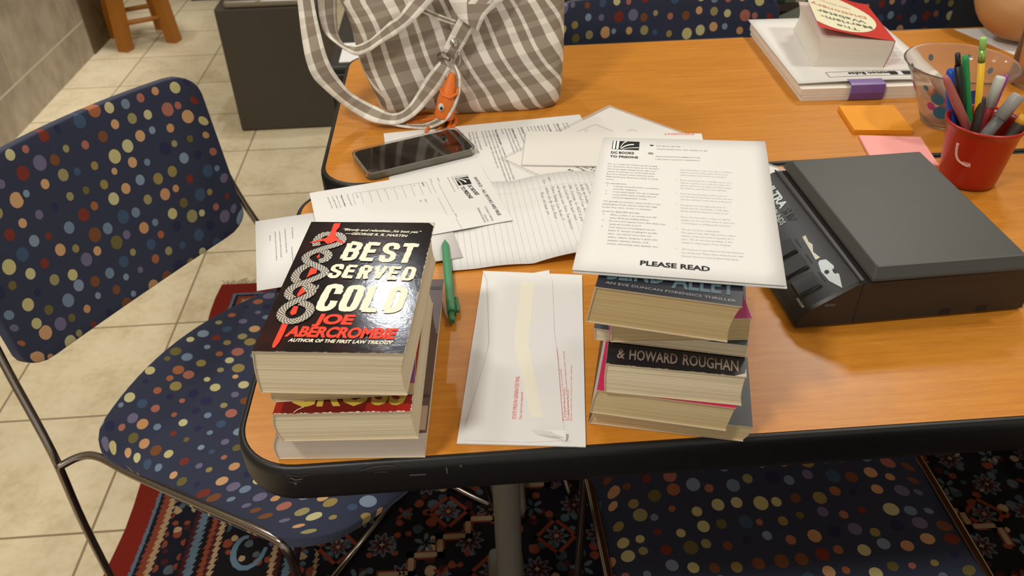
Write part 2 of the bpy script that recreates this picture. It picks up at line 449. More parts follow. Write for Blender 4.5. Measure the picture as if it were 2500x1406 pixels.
GLY = {'B': [('l', [(0, 0), (0, 1)]), ('c', [(0, 1), (.55, 1), (.95, .93), (1, .78), (.95, .62), (.6, .54), (0, .54)]), ('c', [(0, .54), (.6, .54), (.96, .46), (1, .27), (.95, .08), (.6, 0), (0, 0)])],
       'E': [('l', [(0, 0), (0, 1)]), ('l', [(-.1, 1), (1.1, 1)]), ('l', [(0, .53), (.95, .53)]), ('l', [(-.1, 0), (1.1, 0)])],
       'S': [('c', [(1, .70), (1, .86), (.8, 1), (.2, 1), (0, .86), (0, .68), (.25, .56), (.75, .44), (1, .32), (1, .14), (.8, 0), (.2, 0), (0, .14), (0, .30)])],
       'T': [('l', [(.5, -.1), (.5, 1)]), ('l', [(-.25, 1), (1.25, 1)])], 'L': [('l', [(0, -.02), (0, 1.1)]), ('l', [(-.1, 0), (1.15, 0)])],
       'R': [('l', [(0, -.1), (0, 1)]), ('c', [(0, 1), (.6, 1), (.95, .93), (1, .76), (.95, .58), (.6, .5), (0, .5)]), ('l', [(.5, .5), (1, -.1)])],
       'V': [('l', [(-.05, 1.1), (.5, -.02)]), ('l', [(.5, -.02), (1.05, 1.1)])],
       'D': [('l', [(0, -.0), (0, 1)]), ('c', [(-.1, 1), (.55, 1), (.93, .9), (1, .75), (1, .25), (.93, .1), (.55, 0), (-.1, 0)])],
       'C': [('c', [(1, .66), (1, .84), (.8, 1), (.2, 1), (0, .84), (0, .16), (.2, 0), (.8, 0), (1, .16), (1, .34)])],
       'O': [('o', [(.5, 1), (.85, .98), (1, .82), (1, .18), (.85, .02), (.5, 0), (.15, .02), (0, .18), (0, .82), (.15, .98)])]}
def block_text(bm, s, p0, p1, h, mi, st, gap=0.16, lift=0.0004, shear=0.04, rough=0.0007):
    """heavy condensed capitals with ragged edges, drawn stroke by stroke"""
    p0, p1 = Vector(p0), Vector(p1); xd = (p1 - p0).normalized(); yd = V(0, 0, 1).cross(xd); L = (p1 - p0).length; n = len(s)
    w_ = L / (n + gap * (n - 1)); uvl = bm.loops.layers.uv.verify()
    for k, ch in enumerate(s):
        x0 = k * w_ * (1 + gap)
        for si, (kind, pts) in enumerate(GLY[ch]):
            P = []
            for x, y in pts:
                X = st / 2 + max(-st / 2 / (w_ - st), min(1 + st / 2 / (w_ - st), x)) * (w_ - st); Y = st * 0.5 + max(-0.5 * st / (h - st), min(1 + 0.5 * st / (h - st), y)) * (h - st)
                P.append(V(x0 + X, Y, 0))
            if kind == 'l':
                a, b = P; P = [a.lerp(b, q / 14) for q in range(15)]
            else: P = catmull(P, 6, closed=(kind == 'o'))
            if kind == 'o': P.append(P[0]); P.append(P[1])
            prev = None
            for i, p in enumerate(P):
                d = (P[min(i + 1, len(P) - 1)] - P[max(i - 1, 0)]).normalized(); sd = V(-d.y, d.x, 0); row = []
                for e in (-1, 1):
                    q = p + sd * e * st / 2; nz = noise.noise_vector(V(q.x * 330 + k * 7, q.y * 330, e * 3.3)); q = q + V(nz.x, nz.y, 0) * rough
                    row.append(bm.verts.new(p0 + xd * (q.x + shear * q.y) + yd * q.y + V(0, 0, lift + 0.00012 * si + 0.00002 * (i % 4))))
                if prev: f = bm.faces.new((prev[0], row[0], row[1], prev[1])); f.material_index = mi
                prev = row
def wear(bm, pts, inward, amp, mi, lift=0.0003, seed=0.0, floor_=0.25):
    """ragged pale strip along an edge where the print has rubbed off"""
    prev = None
    for k, p in enumerate(pts):
        d = amp * max(0.02, noise.noise(V(k * 0.61 + seed, 2.7, 0)) + floor_ + 0.4 * noise.noise(V(k * 1.9 + seed, 9.1, 0)))
        cur = (bm.verts.new(p + V(0, 0, lift)), bm.verts.new(p + inward * d + V(0, 0, lift)))
        if prev: f = bm.faces.new((prev[0], cur[0], cur[1], prev[1])); f.material_index = mi
        prev = cur

# ================================================================ the setting
bm = new(); add_box(bm, (-2.2, -2.2, -0.06), (3.4, 4.4, 0.0)); tag(obj('floor', bm, M['floor_tile']), kind='structure')
bm = new(); add_box(bm, (-1.48, -2.2, 0), (-1.36, 3.045, 2.74)); tag(obj('wall_left', bm, M['wall_tile']), kind='structure')
flat('brown_wood', (94, 76, 48), 0.5, var=0.15, vscale=8)
bm = new(); add_box(bm, (-1.48, 3.045, 0), (-1.352, 3.42, 2.74), bevel=0.004); tag(obj('trim_1', bm, M['brown_wood']), kind='structure')
flat('wall_paint', (196, 182, 156), 0.8); flat('ceiling_paint', (225, 220, 208), 0.9); flat('teal_base', (28, 40, 38), 0.5); flat('pale_base', (120, 124, 108), 0.5)
bm = new(); add_box(bm, (-2.2, 4.3, 0), (3.4, 4.4, 2.74)); tag(obj('wall_back', bm, M['wall_paint']), kind='structure')
bm = new(); add_box(bm, (3.3, -2.2, 0), (3.4, 4.3, 2.74)); tag(obj('wall_right', bm, M['wall_paint']), kind='structure')
bm = new(); add_box(bm, (-2.2, -2.2, 2.74), (3.4, 4.4, 2.8)); tag(obj('ceiling', bm, M['ceiling_paint']), kind='structure')
# low cupboard plinth far behind the stool
t = thing('storage_cabinet', 'low dark cabinet on a pale plinth at the far end of the tiled floor', 'cabinet', (-0.75, 3.95, 0))
bm = new(); add_box(bm, (-1.12, 3.74, 0.0), (-0.55, 4.2, 0.03)); obj('plinth', bm, M['teal_base'], t)
bm = new(); add_box(bm, (-1.08, 3.745, 0.03), (-0.55, 4.2, 0.7), bevel=0.006); obj('body', bm, M['pale_base'], t)

# ---------------------------------------------------------------- rug
RX, RY = -0.462, 1.288                       # far left corner of the rug on the floor
rugm = Matrix.Translation((RX + 0.012, RY, 0)) @ Matrix.Rotation(math.radians(-1.4), 4, 'Z')
def R2(u, v, z=0.0085):                       # u from the left edge, v from the far edge
    return rugm @ Vector((u, -v, z))
t = thing('persian_rug', 'dark patterned rug with a red border on the tiles under the tables', 'rug', (0.7, 0.1, 0))
bm = new(); uvl = bm.loops.layers.uv.new()
NX, NY = 40, 48; WU, WV = 2.3, 2.6
def wav(u, v): return 0.0035 * math.sin(v * 23) * math.exp(-u * 25)
grid = [[bm.verts.new(R2(i / NX * WU - wav(i / NX * WU, j / NY * WV), j / NY * WV)) for i in range(NX + 1)] for j in range(NY + 1)]
for j in range(NY):
    for i in range(NX):
        f = bm.faces.new((grid[j][i], grid[j + 1][i], grid[j + 1][i + 1], grid[j][i + 1]))
        for lp, (a, b) in zip(f.loops, ((i, j), (i, j + 1), (i + 1, j + 1), (i + 1, j))): lp[uvl].uv = (a / NX * WU, b / NY * WV)
ring = [grid[0][i] for i in range(NX + 1)] + [grid[j][NX] for j in range(1, NY + 1)] + [grid[NY][i] for i in range(NX - 1, -1, -1)] + [grid[j][0] for j in range(NY - 1, 0, -1)]
low = [bm.verts.new((v.co.x, v.co.y, 0.0003)) for v in ring]
for k in range(len(ring)):
    bm.faces.new((ring[k], ring[(k + 1) % len(ring)], low[(k + 1) % len(ring)], low[k]))
cols = [flat('rug_cream', (138, 116, 88), 0.95, spec=0.1, bump=0.6, bscale=500), flat('rug_rust', (112, 52, 34), 0.95, spec=0.1, bump=0.6, bscale=500), flat('rug_maroon', (68, 32, 33), 0.95, spec=0.1, bump=0.6, bscale=500),
        flat('rug_slate', (76, 88, 92), 0.95, spec=0.1, bump=0.6, bscale=500), flat('rug_night', (22, 20, 26), 0.95, spec=0.1, bump=0.6, bscale=500), flat('rug_blue', (84, 106, 122), 0.95, spec=0.1, bump=0.6, bscale=500)]
def petals(u, v, r, n, mi, z, amp=0.28, ph=0.0):
    add_poly(bm, [R2(u + r * (1 - amp + amp * math.cos(n * a + ph)) * math.cos(a) , v + r * (1 - amp + amp * math.cos(n * a + ph)) * math.sin(a), z) for a in (2 * PI * k / 48 for k in range(48))], mi + 1)
def strip(pts, wd, mi, z):
    P = [R2(a, b, z) for a, b in pts]
    for a, b in zip(P, P[1:]):
        d = (b - a).normalized() * wd * 0.5; add_line(bm, a - d, b + d, wd, mi + 1, 0)
# stepped medallion outline, drawn from the corner the photo shows
def w2r(x, y):
    p = rugm.inverted() @ Vector((x, y, 0)); return p.x, -p.y
for k, (mi, wd, z) in enumerate(((1, 0.017, 0.0089), (0, 0.010, 0.0092))):
    u, v = w2r(0.01, 0.395); pts = [(u, v)]
    for q in range(11):
        u += 0.050; pts.append((u, v)); v -= 0.036; pts.append((u, v))
    strip(pts, wd, mi, z)
    u2, v2 = pts[-1]
    for q in range(11):
        u2 += 0.050; pts2 = [(u2 - 0.05, v2), (u2, v2), (u2, v2 + 0.036)]; strip(pts2, wd, mi, z); v2 += 0.036
rr = random.Random(3)
for gy in range(22):
    for gx in range(18):
        u = 0.40 + gx * 0.078 + (gy % 2) * 0.039; v = 0.16 + gy * 0.066
        k = (gx + 2 * gy) % 5
        if k == 0:      # rust diamond with a rosette inside
            s = 0.036
            for wd, mi, z in ((0.007, 1, 0.0089),): strip([(u, v - s), (u + s, v), (u, v + s), (u - s, v), (u, v - s)], wd, mi, z)
            petals(u, v, 0.024, 8, 3, 0.0088); petals(u, v, 0.016, 8, 2, 0.0091); petals(u, v, 0.005, 5, 0, 0.0094)
        elif k in (1, 3):
            petals(u, v, 0.027, 9, 3, 0.0087, 0.2); petals(u, v, 0.023, 9, 2, 0.0089, 0.3); petals(u, v, 0.010, 6, 4, 0.0092); petals(u, v, 0.005, 4, 0, 0.0095)
        elif k == 2:
            petals(u, v, 0.022, 5, 3, 0.0087, 0.4, rr.random() * 6); petals(u, v, 0.009, 5, 4, 0.0091, 0.3)
        else:
            petals(u + rr.uniform(-.01, .01), v, 0.018, 4, 1, 0.0087, 0.5, rr.random() * 6); petals(u, v, 0.008, 4, 3, 0.0091, 0.3)
# scroll leaves in the broad dark border band
for q in range(9):
    v = 0.34 + q * 0.21
    for sgn, mi, wd in ((1, 5, 0.011), (-1, 0, 0.009)):
        c = [(0.237 + sgn * 0.034 * math.cos(a) * (1 - a / 9), v + sgn * 0.052 + 0.05 * math.sin(a) * (1 - a / 9)) for a in (x * 0.42 for x in range(12))]
        add_ribbon(bm, [R2(a, b, 0.0089) for a, b in c], [wd * (0.5 + 0.5 * math.sin(PI * (i + 1) / 13)) for i in range(12)], mi + 1)
    petals(0.237, v, 0.020, 7, 1, 0.0090); petals(0.237, v, 0.012, 6, 4, 0.0092); petals(0.237, v, 0.005, 5, 0, 0.0094)
o = obj('pile', bm, [M['rug']] + cols, t, recalc=False)
bm = new()
for k in range(60):
    u = 0.005 + k * 0.0055; p = R2(u, 0.0, 0.004); a = rr.uniform(-0.5, 0.5); L = rr.uniform(0.02, 0.035)
    mid = p + Vector((math.sin(a) * L * 0.5, L * 0.55, 0.001)); q = p + Vector((math.sin(a * 1.8) * L, L, -0.0025))
    add_tube(bm, [p, mid, q], [0.0016, 0.0012, 0.0007], 5)
tag(obj('fringe', bm, flat('fringe_white', (190, 176, 146), 0.9), t), 'short white fringe', kind='stuff')

# ================================================================ tables
def table(name, label, x0, x1, y0, y1, r, leg_x):
    z1 = 0.74; t = thing(name, label, 'table', ((x0 + x1) / 2, (y0 + y1) / 2, 0), 'pair of training tables pushed together')
    bm = new(); add_prism(bm, rrect(x0, y0, x1, y1, r, 10), z1 - 0.036, z1); obj('tabletop', bm, M['laminate'], t)
    prof = [(0.0, 0.0), (0.0022, 0.0006), (0.0045, -0.0004), (0.0062, -0.003), (0.0068, -0.008), (0.0066, -0.030), (0.0052, -0.036), (0.0025, -0.039), (-0.004, -0.039), (-0.004, -0.0365), (0.0, -0.0362)]
    bm = new(); add_sweep(bm, [[(p[0], p[1], z1 + dz) for p in rrect(x0, y0, x1, y1, r, 10, off)] for off, dz in prof])
    if y0 == 0.0:                                                   # pale scuffs worn into the rubber
        for pts, wd in (([V(0.0996,-0.0071,0.7350),V(0.1089,-0.0071,0.7384),V(0.1187,-0.0071,0.7394),V(0.1275,-0.0071,0.7385)], 0.0009), ([V(0.1114,-0.0071,0.7323),V(0.1212,-0.0071,0.7318)], 0.0006), ([V(0.1690,-0.0071,0.7323),V(0.1691,-0.0071,0.7249)], 0.0012), ([V(0.1804,-0.0071,0.7346),V(0.1808,-0.0071,0.7311)], 0.0016),
            ([V(0.0439,-0.0071,0.7328),V(0.0478,-0.0071,0.7294),V(0.0532,-0.0071,0.7303)], 0.0018), ([V(0.0419,-0.0071,0.7360),V(0.0505,-0.0071,0.7336),V(0.0584,-0.0071,0.7343)], 0.0007), ([V(0.0456,-0.0071,0.7277),V(0.0475,-0.0071,0.7239)], 0.0022), ([V(0.0422,-0.0071,0.7270),V(0.0517,-0.0071,0.7270)], 0.0006), ([V(0.1387,-0.0071,0.7260),V(0.1519,-0.0071,0.7256)], 0.0016)):
            add_ribbon(bm, pts, wd, 1, 0.0, (0, -1, 0))
    e = obj('edge_band', bm, [M['black_rubber'], flat('scuff', (84, 76, 71), 0.7)], t)
    e['label'] = 'black rubber edge'
    for lx in leg_x:
        cy = (y0 + y1) / 2; bm = new()
        add_lathe(bm, [(0.0, 0.045), (0.0175, 0.045), (0.0175, 0.700), (0.0, 0.700)], (lx, cy, 0), 24)
        add_box(bm, (lx - 0.03, cy - 0.19, 0.012), (lx + 0.03, cy + 0.19, 0.046), bevel=0.012)
        add_box(bm, (lx - 0.05, cy - 0.15, 0.6995), (lx + 0.05, cy + 0.15, 0.7035))
        L = obj('leg', bm, M['grey_paint'], t, auto=A30)
        for s in (-1, 1):
            bm = new(); add_lathe(bm, [(0.0, 0.0097), (0.014, 0.0097), (0.016, 0.013), (0.0, 0.0131)], (lx, cy + s * 0.165, 0), 16); obj('glide', bm, M['black_rubber'], L)
    return t
table('training_table', 'front table with maple laminate top and black rubber edge, holding the books and scale', 0.0, 1.52, 0.0, 0.4435, 0.05, (0.225, 1.30))
table('training_table', 'rear table with maple laminate top behind the front one, holding the plaid bag', 0.016, 1.53, 0.4577, 0.9, 0.05, (0.24, 1.31))
# scuffs on the front band are part of the rubber: a few pale scratches
scr = [o for o in C.objects if o.name == 'edge_band'][0]

# ================================================================ chairs
def chair(label, origin, heading, group='dotted stacking chairs round the tables'):
    """origin: middle of the seat's rear edge on the floor plan; heading: forward direction angle in degrees from +y"""
    t = thing('stacking_chair', label, 'chair', (origin[0], origin[1], 0), group)
    Mx = Matrix.Translation((origin[0], origin[1], 0)) @ Matrix.Rotation(math.radians(heading), 4, 'Z')
    def pad(name, fn, uvf, ss, ts, th):
        bm = new(); uvl = bm.loops.layers.uv.new()
        G = [[bm.verts.new(Mx @ Vector(fn(s, q))) for s in ss] for q in ts]
        for j in range(len(ts) - 1):
            for i in range(len(ss) - 1):
                f = bm.faces.new((G[j][i], G[j][i + 1], G[j + 1][i + 1], G[j + 1][i])); f.smooth = True
                for lp, (a, b) in zip(f.loops, ((i, j), (i + 1, j), (i + 1, j + 1), (i, j + 1))): lp[uvl].uv = uvf(ss[a], ts[b])
        o = obj(name, bm, M['dots'], t, recalc=False)
        md = o.modifiers.new('thickness', 'SOLIDIFY'); md.thickness = th; md.offset = -1
        md = o.modifiers.new('round', 'BEVEL'); md.width = 0.006; md.segments = 3; md.limit_method = 'ANGLE'; md.angle_limit = math.radians(50)
        return o
    def ins(d, r): return 0.0 if d >= r else r - math.sqrt(max(0, r * r - (r - d) ** 2))
    ss = [-1, -.985, -.96, -.92, -.86, -.78] + [x / 10 for x in range(-7, 8)] + [.78, .86, .92, .96, .985, 1]
    ts = [k / 20 for k in range(21)]
    def seat(s, q):
        x = s * 0.213; d = 0.213 - abs(x); c = ins(d, 0.045)
        y0 = -0.080 + 0.055 * s * s + c; y1 = 0.412 - 0.055 * s * s - c * 1.2
        y = y0 + (y1 - y0) * q; f = (y + 0.08) / 0.49
        z = 0.428 + 0.026 * f - 0.030 * math.sin(PI * min(1, max(0, f))) * (1 - 0.35 * s * s) - 0.03 * max(0, f - 0.86) ** 2 / 0.02
        return x, y, z
    pad('seat', seat, lambda s, q: (s * 0.213 + 3, q * 0.47 + 3), ss, ts, 0.016)
    def back(s, q):
        hw = 0.205; x = s * hw; d = hw - abs(x); c = ins(d, 0.04)
        z0 = 0.522 - 0.012 * (1 - s * s) + c * 0.7; z1 = 0.782 + 0.004 * (1 - s * s) - c * 0.9
        z = z0 + (z1 - z0) * q
        y = -0.094 - 0.022 * (1 - s * s) - 0.034 * (z - 0.52) / 0.26
        return -x, y, z
    pad('backrest', back, lambda s, q: (s * 0.205 + 8, q * 0.24 + 5), ss, ts, 0.018)
    for sg in (1, -1):
        P = [(sg * 0.206, -0.150, 0.745), (sg * 0.209, -0.140, 0.66), (sg * 0.222, -0.112, 0.545), (sg * 0.240, -0.062, 0.42), (sg * 0.250, -0.054, 0.28), (sg * 0.250, -0.056, 0.08),
             (sg * 0.249, -0.040, 0.024), (sg * 0.246, 0.0, 0.0165), (sg * 0.235, 0.20, 0.0165), (sg * 0.226, 0.315, 0.0175), (sg * 0.220, 0.345, 0.035), (sg * 0.214, 0.337, 0.12), (sg * 0.213, 0.328, 0.36),
             (sg * 0.213, 0.322, 0.418), (sg * 0.2125, 0.300, 0.430), (sg * 0.213, 0.20, 0.424), (sg * 0.213, 0.06, 0.412), (sg * 0.211, -0.012, 0.408), (sg * 0.222, -0.040, 0.404), (sg * 0.246, -0.056, 0.398)]
        bm = new(); add_tube(bm, [Mx @ p for p in catmull(P, 5)], 0.0056, 10); obj('side_frame', bm, M['dark_chrome'], t, recalc=True)
    bm = new(); add_tube(bm, [Mx @ Vector((x, 0.172, 0.0165)) for x in (-0.236, 0.236)], 0.0055, 10); obj('crossbar', bm, M['dark_chrome'], t)
    return t
chair('dotted navy chair at the left end of the tables, tucked in at an angle', (-0.200, 0.509), -122.2)
chair('dotted navy chair pushed under the near side of the front table, in shadow', (0.552, -0.075), 2.0)
chair('dotted navy chair facing us across the rear table, right of the plaid bag', (0.575, 0.865), 180.5)
chair('dotted navy chair in shadow beside the seated person, far right', (1.205, 1.055), 178)

# ================================================================ things on the floor
t = thing('wooden_stool', 'honey coloured wooden stool standing by the left wall', 'stool', (-1.20, 3.2, 0))
flat('stool_wood', (160, 100, 30), 0.45, var=0.18, vscale=12)
feet = [(-1.235, 3.075), (-1.055, 3.165), (-1.150, 3.345), (-1.330, 3.255)]
ctr = Vector((-1.192, 3.21, 0))
tops = [ctr + (Vector((a, b, 0)) - ctr) * 0.62 for a, b in feet]
legs = []
for (a, b), tp in zip(feet, tops):
    bm = new(); u = (Vector((a, b, 0)) - ctr).normalized(); wv = Vector((-u.y, u.x, 0)); s = 0.024
    lo = [bm.verts.new(Vector((a, b, 0)) + u * i * s + wv * j * s) for i, j in ((1, 1), (-1, 1), (-1, -1), (1, -1))]
    hi = [bm.verts.new(tp + Vector((0, 0, 0.60)) + u * i * s + wv * j * s) for i, j in ((1, 1), (-1, 1), (-1, -1), (1, -1))]
    bm.faces.new(lo); bm.faces.new(hi)
    for k in range(4): bm.faces.new((lo[k], lo[(k + 1) % 4], hi[(k + 1) % 4], hi[k]))
    obj('leg', bm, M['stool_wood'], t); legs.append((Vector((a, b, 0)), tp + Vector((0, 0, 0.60))))
for k in range(4):
    for hgt in (0.11, 0.30):
        p = legs[k][0].lerp(legs[k][1], hgt / 0.6); q = legs[(k + 1) % 4][0].lerp(legs[(k + 1) % 4][1], (hgt + 0.03 * (k % 2)) / 0.6)
        bm = new(); add_tube(bm, [p, q], 0.010, 10); obj('rung', bm, M['stool_wood'], t)
bm = new(); add_lathe(bm, [(0, 0.60), (0.155, 0.60), (0.165, 0.61), (0.165, 0.632), (0.155, 0.64), (0, 0.64)], (ctr.x, ctr.y, 0), 40); obj('seat', bm, M['stool_wood'], t)

flat('bin_grey', (66, 60, 50), 0.55, var=0.05)
flat('bin_dark', (44, 40, 36), 0.5)
t = thing('waste_bin', 'dark grey box bin on the tiles behind the left end of the tables', 'bin', (-0.42, 2.37, 0))
bm = new(); add_box(bm, (-0.579, 2.212, 0.0), (-0.252, 2.52, 0.424), bevel=0.008); obj('body', bm, M['bin_grey'], t)
bm = new(); add_box(bm, (-0.583, 2.345, 0.424), (-0.248, 2.525, 0.58), bevel=0.012); obj('hood', bm, M['bin_dark'], t)
flat('pale_plastic', (168, 158, 136), 0.35); flat('clear_lid', (128, 120, 102), 0.25)
t = thing('storage_tub', 'pale plastic tub with a rounded lid standing on the dark grey bin', 'tub', (-0.42, 2.27, 0.424))
bm = new(); add_box(bm, (-0.545, 2.208, 0.4245), (-0.285, 2.340, 0.447), bevel=0.010, seg=3); obj('tray', bm, M['clear_lid'], t)
bm = new(); add_box(bm, (-0.528, 2.214, 0.447), (-0.335, 2.335, 0.55), bevel=0.012, seg=3); L = obj('tub', bm, M['pale_plastic'], t)
bm = new(); add_box(bm, (-0.444, 2.2085, 0.444), (-0.428, 2.214, 0.462), bevel=0.002); obj('latch', bm, M['chrome'], L)

flat('dark_cabinet', (40, 37, 33), 0.5)
t = thing('filing_cabinet', 'dark cabinet on the floor behind the rear table, half hidden by the bag', 'cabinet', (0.14, 1.55, 0))
bm = new(); add_box(bm, (-0.10, 1.318, 0), (0.38, 1.78, 0.56), bevel=0.006); obj('body', bm, M['dark_cabinet'], t)
for k in range(2):
    bm = new(); add_box(bm, (-0.09, 1.310, 0.03 + k * 0.265), (0.37, 1.318, 0.28 + k * 0.265), bevel=0.003); d = obj('drawer', bm, M['dark_cabinet'], t)
    bm = new(); add_box(bm, (0.09, 1.298, 0.17 + k * 0.265), (0.19, 1.310, 0.185 + k * 0.265), bevel=0.003); obj('handle', bm, M['dark_chrome'], d)
bm = new(); add_box(bm, (-0.075, 1.34, 0.5605), (0.06, 1.46, 0.563)); tag(obj('paper_stack', bm, M['paper'], base=(-0.01, 1.40, 0.5605)), 'white papers lying on the dark cabinet behind the bag', 'papers')
bm = new(); add_box(bm, (-0.018, 0.935, 0.0098), (0.10, 1.12, 0.655), bevel=0.006); tag(obj('carton', bm, M['paper'], base=(0.035, 1.03, 0.0098)), 'tall white carton on the floor behind the left corner of the rear table', 'box')

# bookshelf and odds and ends seen over the chair backs
flat('jacket_brown', (74, 62, 44), 0.9, var=0.3, vscale=20); flat('near_black', (20, 20, 23), 0.6); flat('shelf_wood', (46, 38, 32), 0.6)
t = thing('book_shelf', 'dark shelf unit full of books far behind the middle chair', 'bookshelf', (1.15, 2.45, 0))
bm = new(); add_box(bm, (0.40, 2.58, 0), (1.95, 2.62, 1.3)); obj('back_panel', bm, M['near_black'], t)
for zz in (0.02, 0.335, 0.66, 0.98, 1.28):
    bm = new(); add_box(bm, (0.40, 2.28, zz - 0.02), (1.95, 2.58, zz)); obj('shelf', bm, M['shelf_wood'], t)
for xx in (0.40, 0.90, 1.93):
    bm = new(); add_box(bm, (xx - 0.0 if xx < 1 else xx, 2.28, 0), (xx + 0.02, 2.58, 1.3)); obj('side_panel', bm, M['shelf_wood'], t)
scols = [('dark red', (96, 30, 30)), ('black', (26, 26, 28)), ('tan', (164, 148, 120)), ('brown', (122, 74, 56)), ('slate', (56, 62, 76)), ('charcoal', (30, 30, 32)), ('grey', (116, 104, 100)), ('pale', (170, 166, 158)),
         ('red', (140, 36, 28)), ('dark green', (40, 52, 44)), ('olive', (96, 104, 84)), ('cream', (180, 176, 150)), ('teal', (66, 110, 128)), ('white', (190, 190, 184)), ('blue', (52, 96, 124)), ('ochre', (130, 100, 50))]
xx = 0.925; prev = None
for k in range(16):
    nm, c = scols[k % 16]; wd = 0.034 + 0.010 * rr.random(); hh = 0.19 + 0.06 * rr.random()
    flat('spine_' + nm, c, 0.6)
    bm = new(); add_box(bm, (xx, 2.30, 0.3355), (xx + wd, 2.44, 0.3355 + hh), bevel=0.002)
    tag(obj('shelved_book', bm, M['spine_' + nm], base=(xx + wd / 2, 2.37, 0.3355)), ('%s book, leftmost on the far shelf behind the middle chair' % nm) if prev is None else '%s book on the far shelf, just right of the %s one' % (nm, prev), 'book', 'books on the far shelf')
    xx += wd + 0.0012; prev = nm
bm = new(); G = []
for j in range(9):
    for_i = []
    for i in range(9):
        x = 0.33 + i / 8 * 0.30; z = 0.02 + j / 8 * 0.56
        y = 1.95 + 0.03 * math.sin(i * 1.9 + j * 0.5) + 0.02 * math.cos(j * 1.3) 
        for_i.append(bm.verts.new((x + 0.02 * math.sin(j), y, z)))
    G.append(for_i)
for j in range(8):
    for i in range(8): f = bm.faces.new((G[j][i], G[j][i + 1], G[j + 1][i + 1], G[j + 1][i])); f.smooth = True
o = obj('jacket', bm, M['jacket_brown'], base=(0.48, 1.95, 0.0)); o.modifiers.new('thickness', 'SOLIDIFY').thickness = 0.02
tag(o, 'brown cloth jacket heaped behind the middle chair, next to the bag', 'jacket')
bm = new(); add_lathe(bm, [(0.0, 0.0), (0.16, 0.0), (0.20, 0.10), (0.20, 0.34), (0.15, 0.47), (0.06, 0.54), (0.0, 0.55)], (1.20, 1.66, 0), 28)
for v in bm.verts: v.co += noise.noise_vector(v.co * 7) * 0.02 if v.co.z > 0.01 else Vector((0, 0, 0))
flat('bag_grey', (84, 84, 74), 0.8)
tag(obj('backpack', bm, M['bag_grey'], base=(1.20, 1.66, 0), smooth=True), 'slumped grey bag on the floor between the two far chairs', 'bag')

# ---------------------------------------------------------------- seated person, only an elbow reaches the picture
flat('skin', (182, 136, 84), 0.55, var=0.06); flat('shirt_black', (20, 21, 24), 0.85); flat('hair_brown', (50, 36, 26), 0.7)
t = thing('person', 'person in black clothes sitting at the rear table with a bare elbow on the paper', 'person', (1.30, 1.02, 0))
def skinned(name, joints, edges, m, parent, root=0, sub=2):
    me = bpy.data.meshes.new(name); me.from_pydata([Vector(j[0]) - wloc(parent) for j in joints], edges, [])
    o = link(bpy.data.objects.new(name, me)); o.parent = parent; me.materials.append(m)
    md = o.modifiers.new('skin', 'SKIN'); md.use_smooth_shade = True
    for k, j in enumerate(joints):
        r = j[1] if isinstance(j[1], tuple) else (j[1], j[1])
        me.skin_vertices[0].data[k].radius = r
    me.skin_vertices[0].data[root].use_root = True
    o.modifiers.new('smooth', 'SUBSURF').levels = sub; o.modifiers['smooth'].render_levels = sub
    return o
J = [((1.30, 1.05, 0.47), (0.14, 0.11)), ((1.30, 1.05, 0.66), (0.13, 0.10)), ((1.30, 1.00, 0.86), (0.15, 0.11)), ((1.30, 0.98, 0.98), (0.13, 0.09)), ((1.30, 0.965, 1.06), 0.052), ((1.30, 0.95, 1.14), (0.07, 0.085)), ((1.30, 0.945, 1.22), (0.075, 0.09)), ((1.30, 0.95, 1.27), (0.045, 0.05)),
     ((1.15, 0.98, 1.00), 0.058), ((1.120, 0.93, 0.88), 0.046), ((1.086, 0.838, 0.788), 0.044), ((1.108, 0.806, 0.782), 0.041), ((1.23, 0.79, 0.79), 0.038), ((1.31, 0.74, 0.80), 0.026),
     ((1.45, 0.98, 1.00), 0.058), ((1.47, 0.92, 0.88), 0.046), ((1.47, 0.83, 0.785), 0.042), ((1.41, 0.78, 0.785), 0.036), ((1.355, 0.73, 0.79), 0.025),
     ((1.22, 0.96, 0.48), 0.085), ((1.21, 0.66, 0.50), 0.062), ((1.21, 0.64, 0.25), 0.050), ((1.21, 0.66, 0.06), 0.036), ((1.21, 0.56, 0.045), 0.034),
     ((1.38, 0.96, 0.48), 0.085), ((1.39, 0.66, 0.50), 0.062), ((1.39, 0.64, 0.25), 0.050), ((1.39, 0.66, 0.06), 0.036), ((1.39, 0.56, 0.045), 0.034)]
E_ = [(0, 1), (1, 2), (2, 3), (3, 4), (4, 5), (5, 6), (6, 7), (3, 8), (8, 9), (9, 10), (10, 11), (11, 12), (12, 13), (3, 14), (14, 15), (15, 16), (16, 17), (17, 18), (0, 19), (19, 20), (20, 21), (21, 22), (22, 23), (0, 24), (24, 25), (25, 26), (26, 27), (27, 28)]
for hx, hy, sgn in ((1.31, 0.74, 1), (1.355, 0.73, -1)):
    base = 13 if sgn == 1 else 18
    b0 = len(J); J.append(((hx + sgn * 0.025, hy - 0.045, 0.795), 0.02)); E_.append((base, b0))
    for f in range(4):
        a = len(J); sp = (f - 1.5) * 0.012
        J += [((hx + sgn * 0.035 + sp, hy - 0.085, 0.793), 0.0085), ((hx + sgn * 0.035 + sp * 1.2, hy - 0.115, 0.783), 0.008), ((hx + sgn * 0.033 + sp * 1.2, hy - 0.135 + abs(f - 1.5) * 0.006, 0.768), 0.007)]
        E_ += [(b0, a), (a, a + 1), (a + 1, a + 2)]
    a = len(J); J += [((hx + sgn * -0.008, hy - 0.055, 0.79), 0.010), ((hx - sgn * 0.012, hy - 0.085, 0.782), 0.0085)]; E_ += [(b0, a), (a, a + 1)]
skinned('body', J, E_, M['skin'], t)
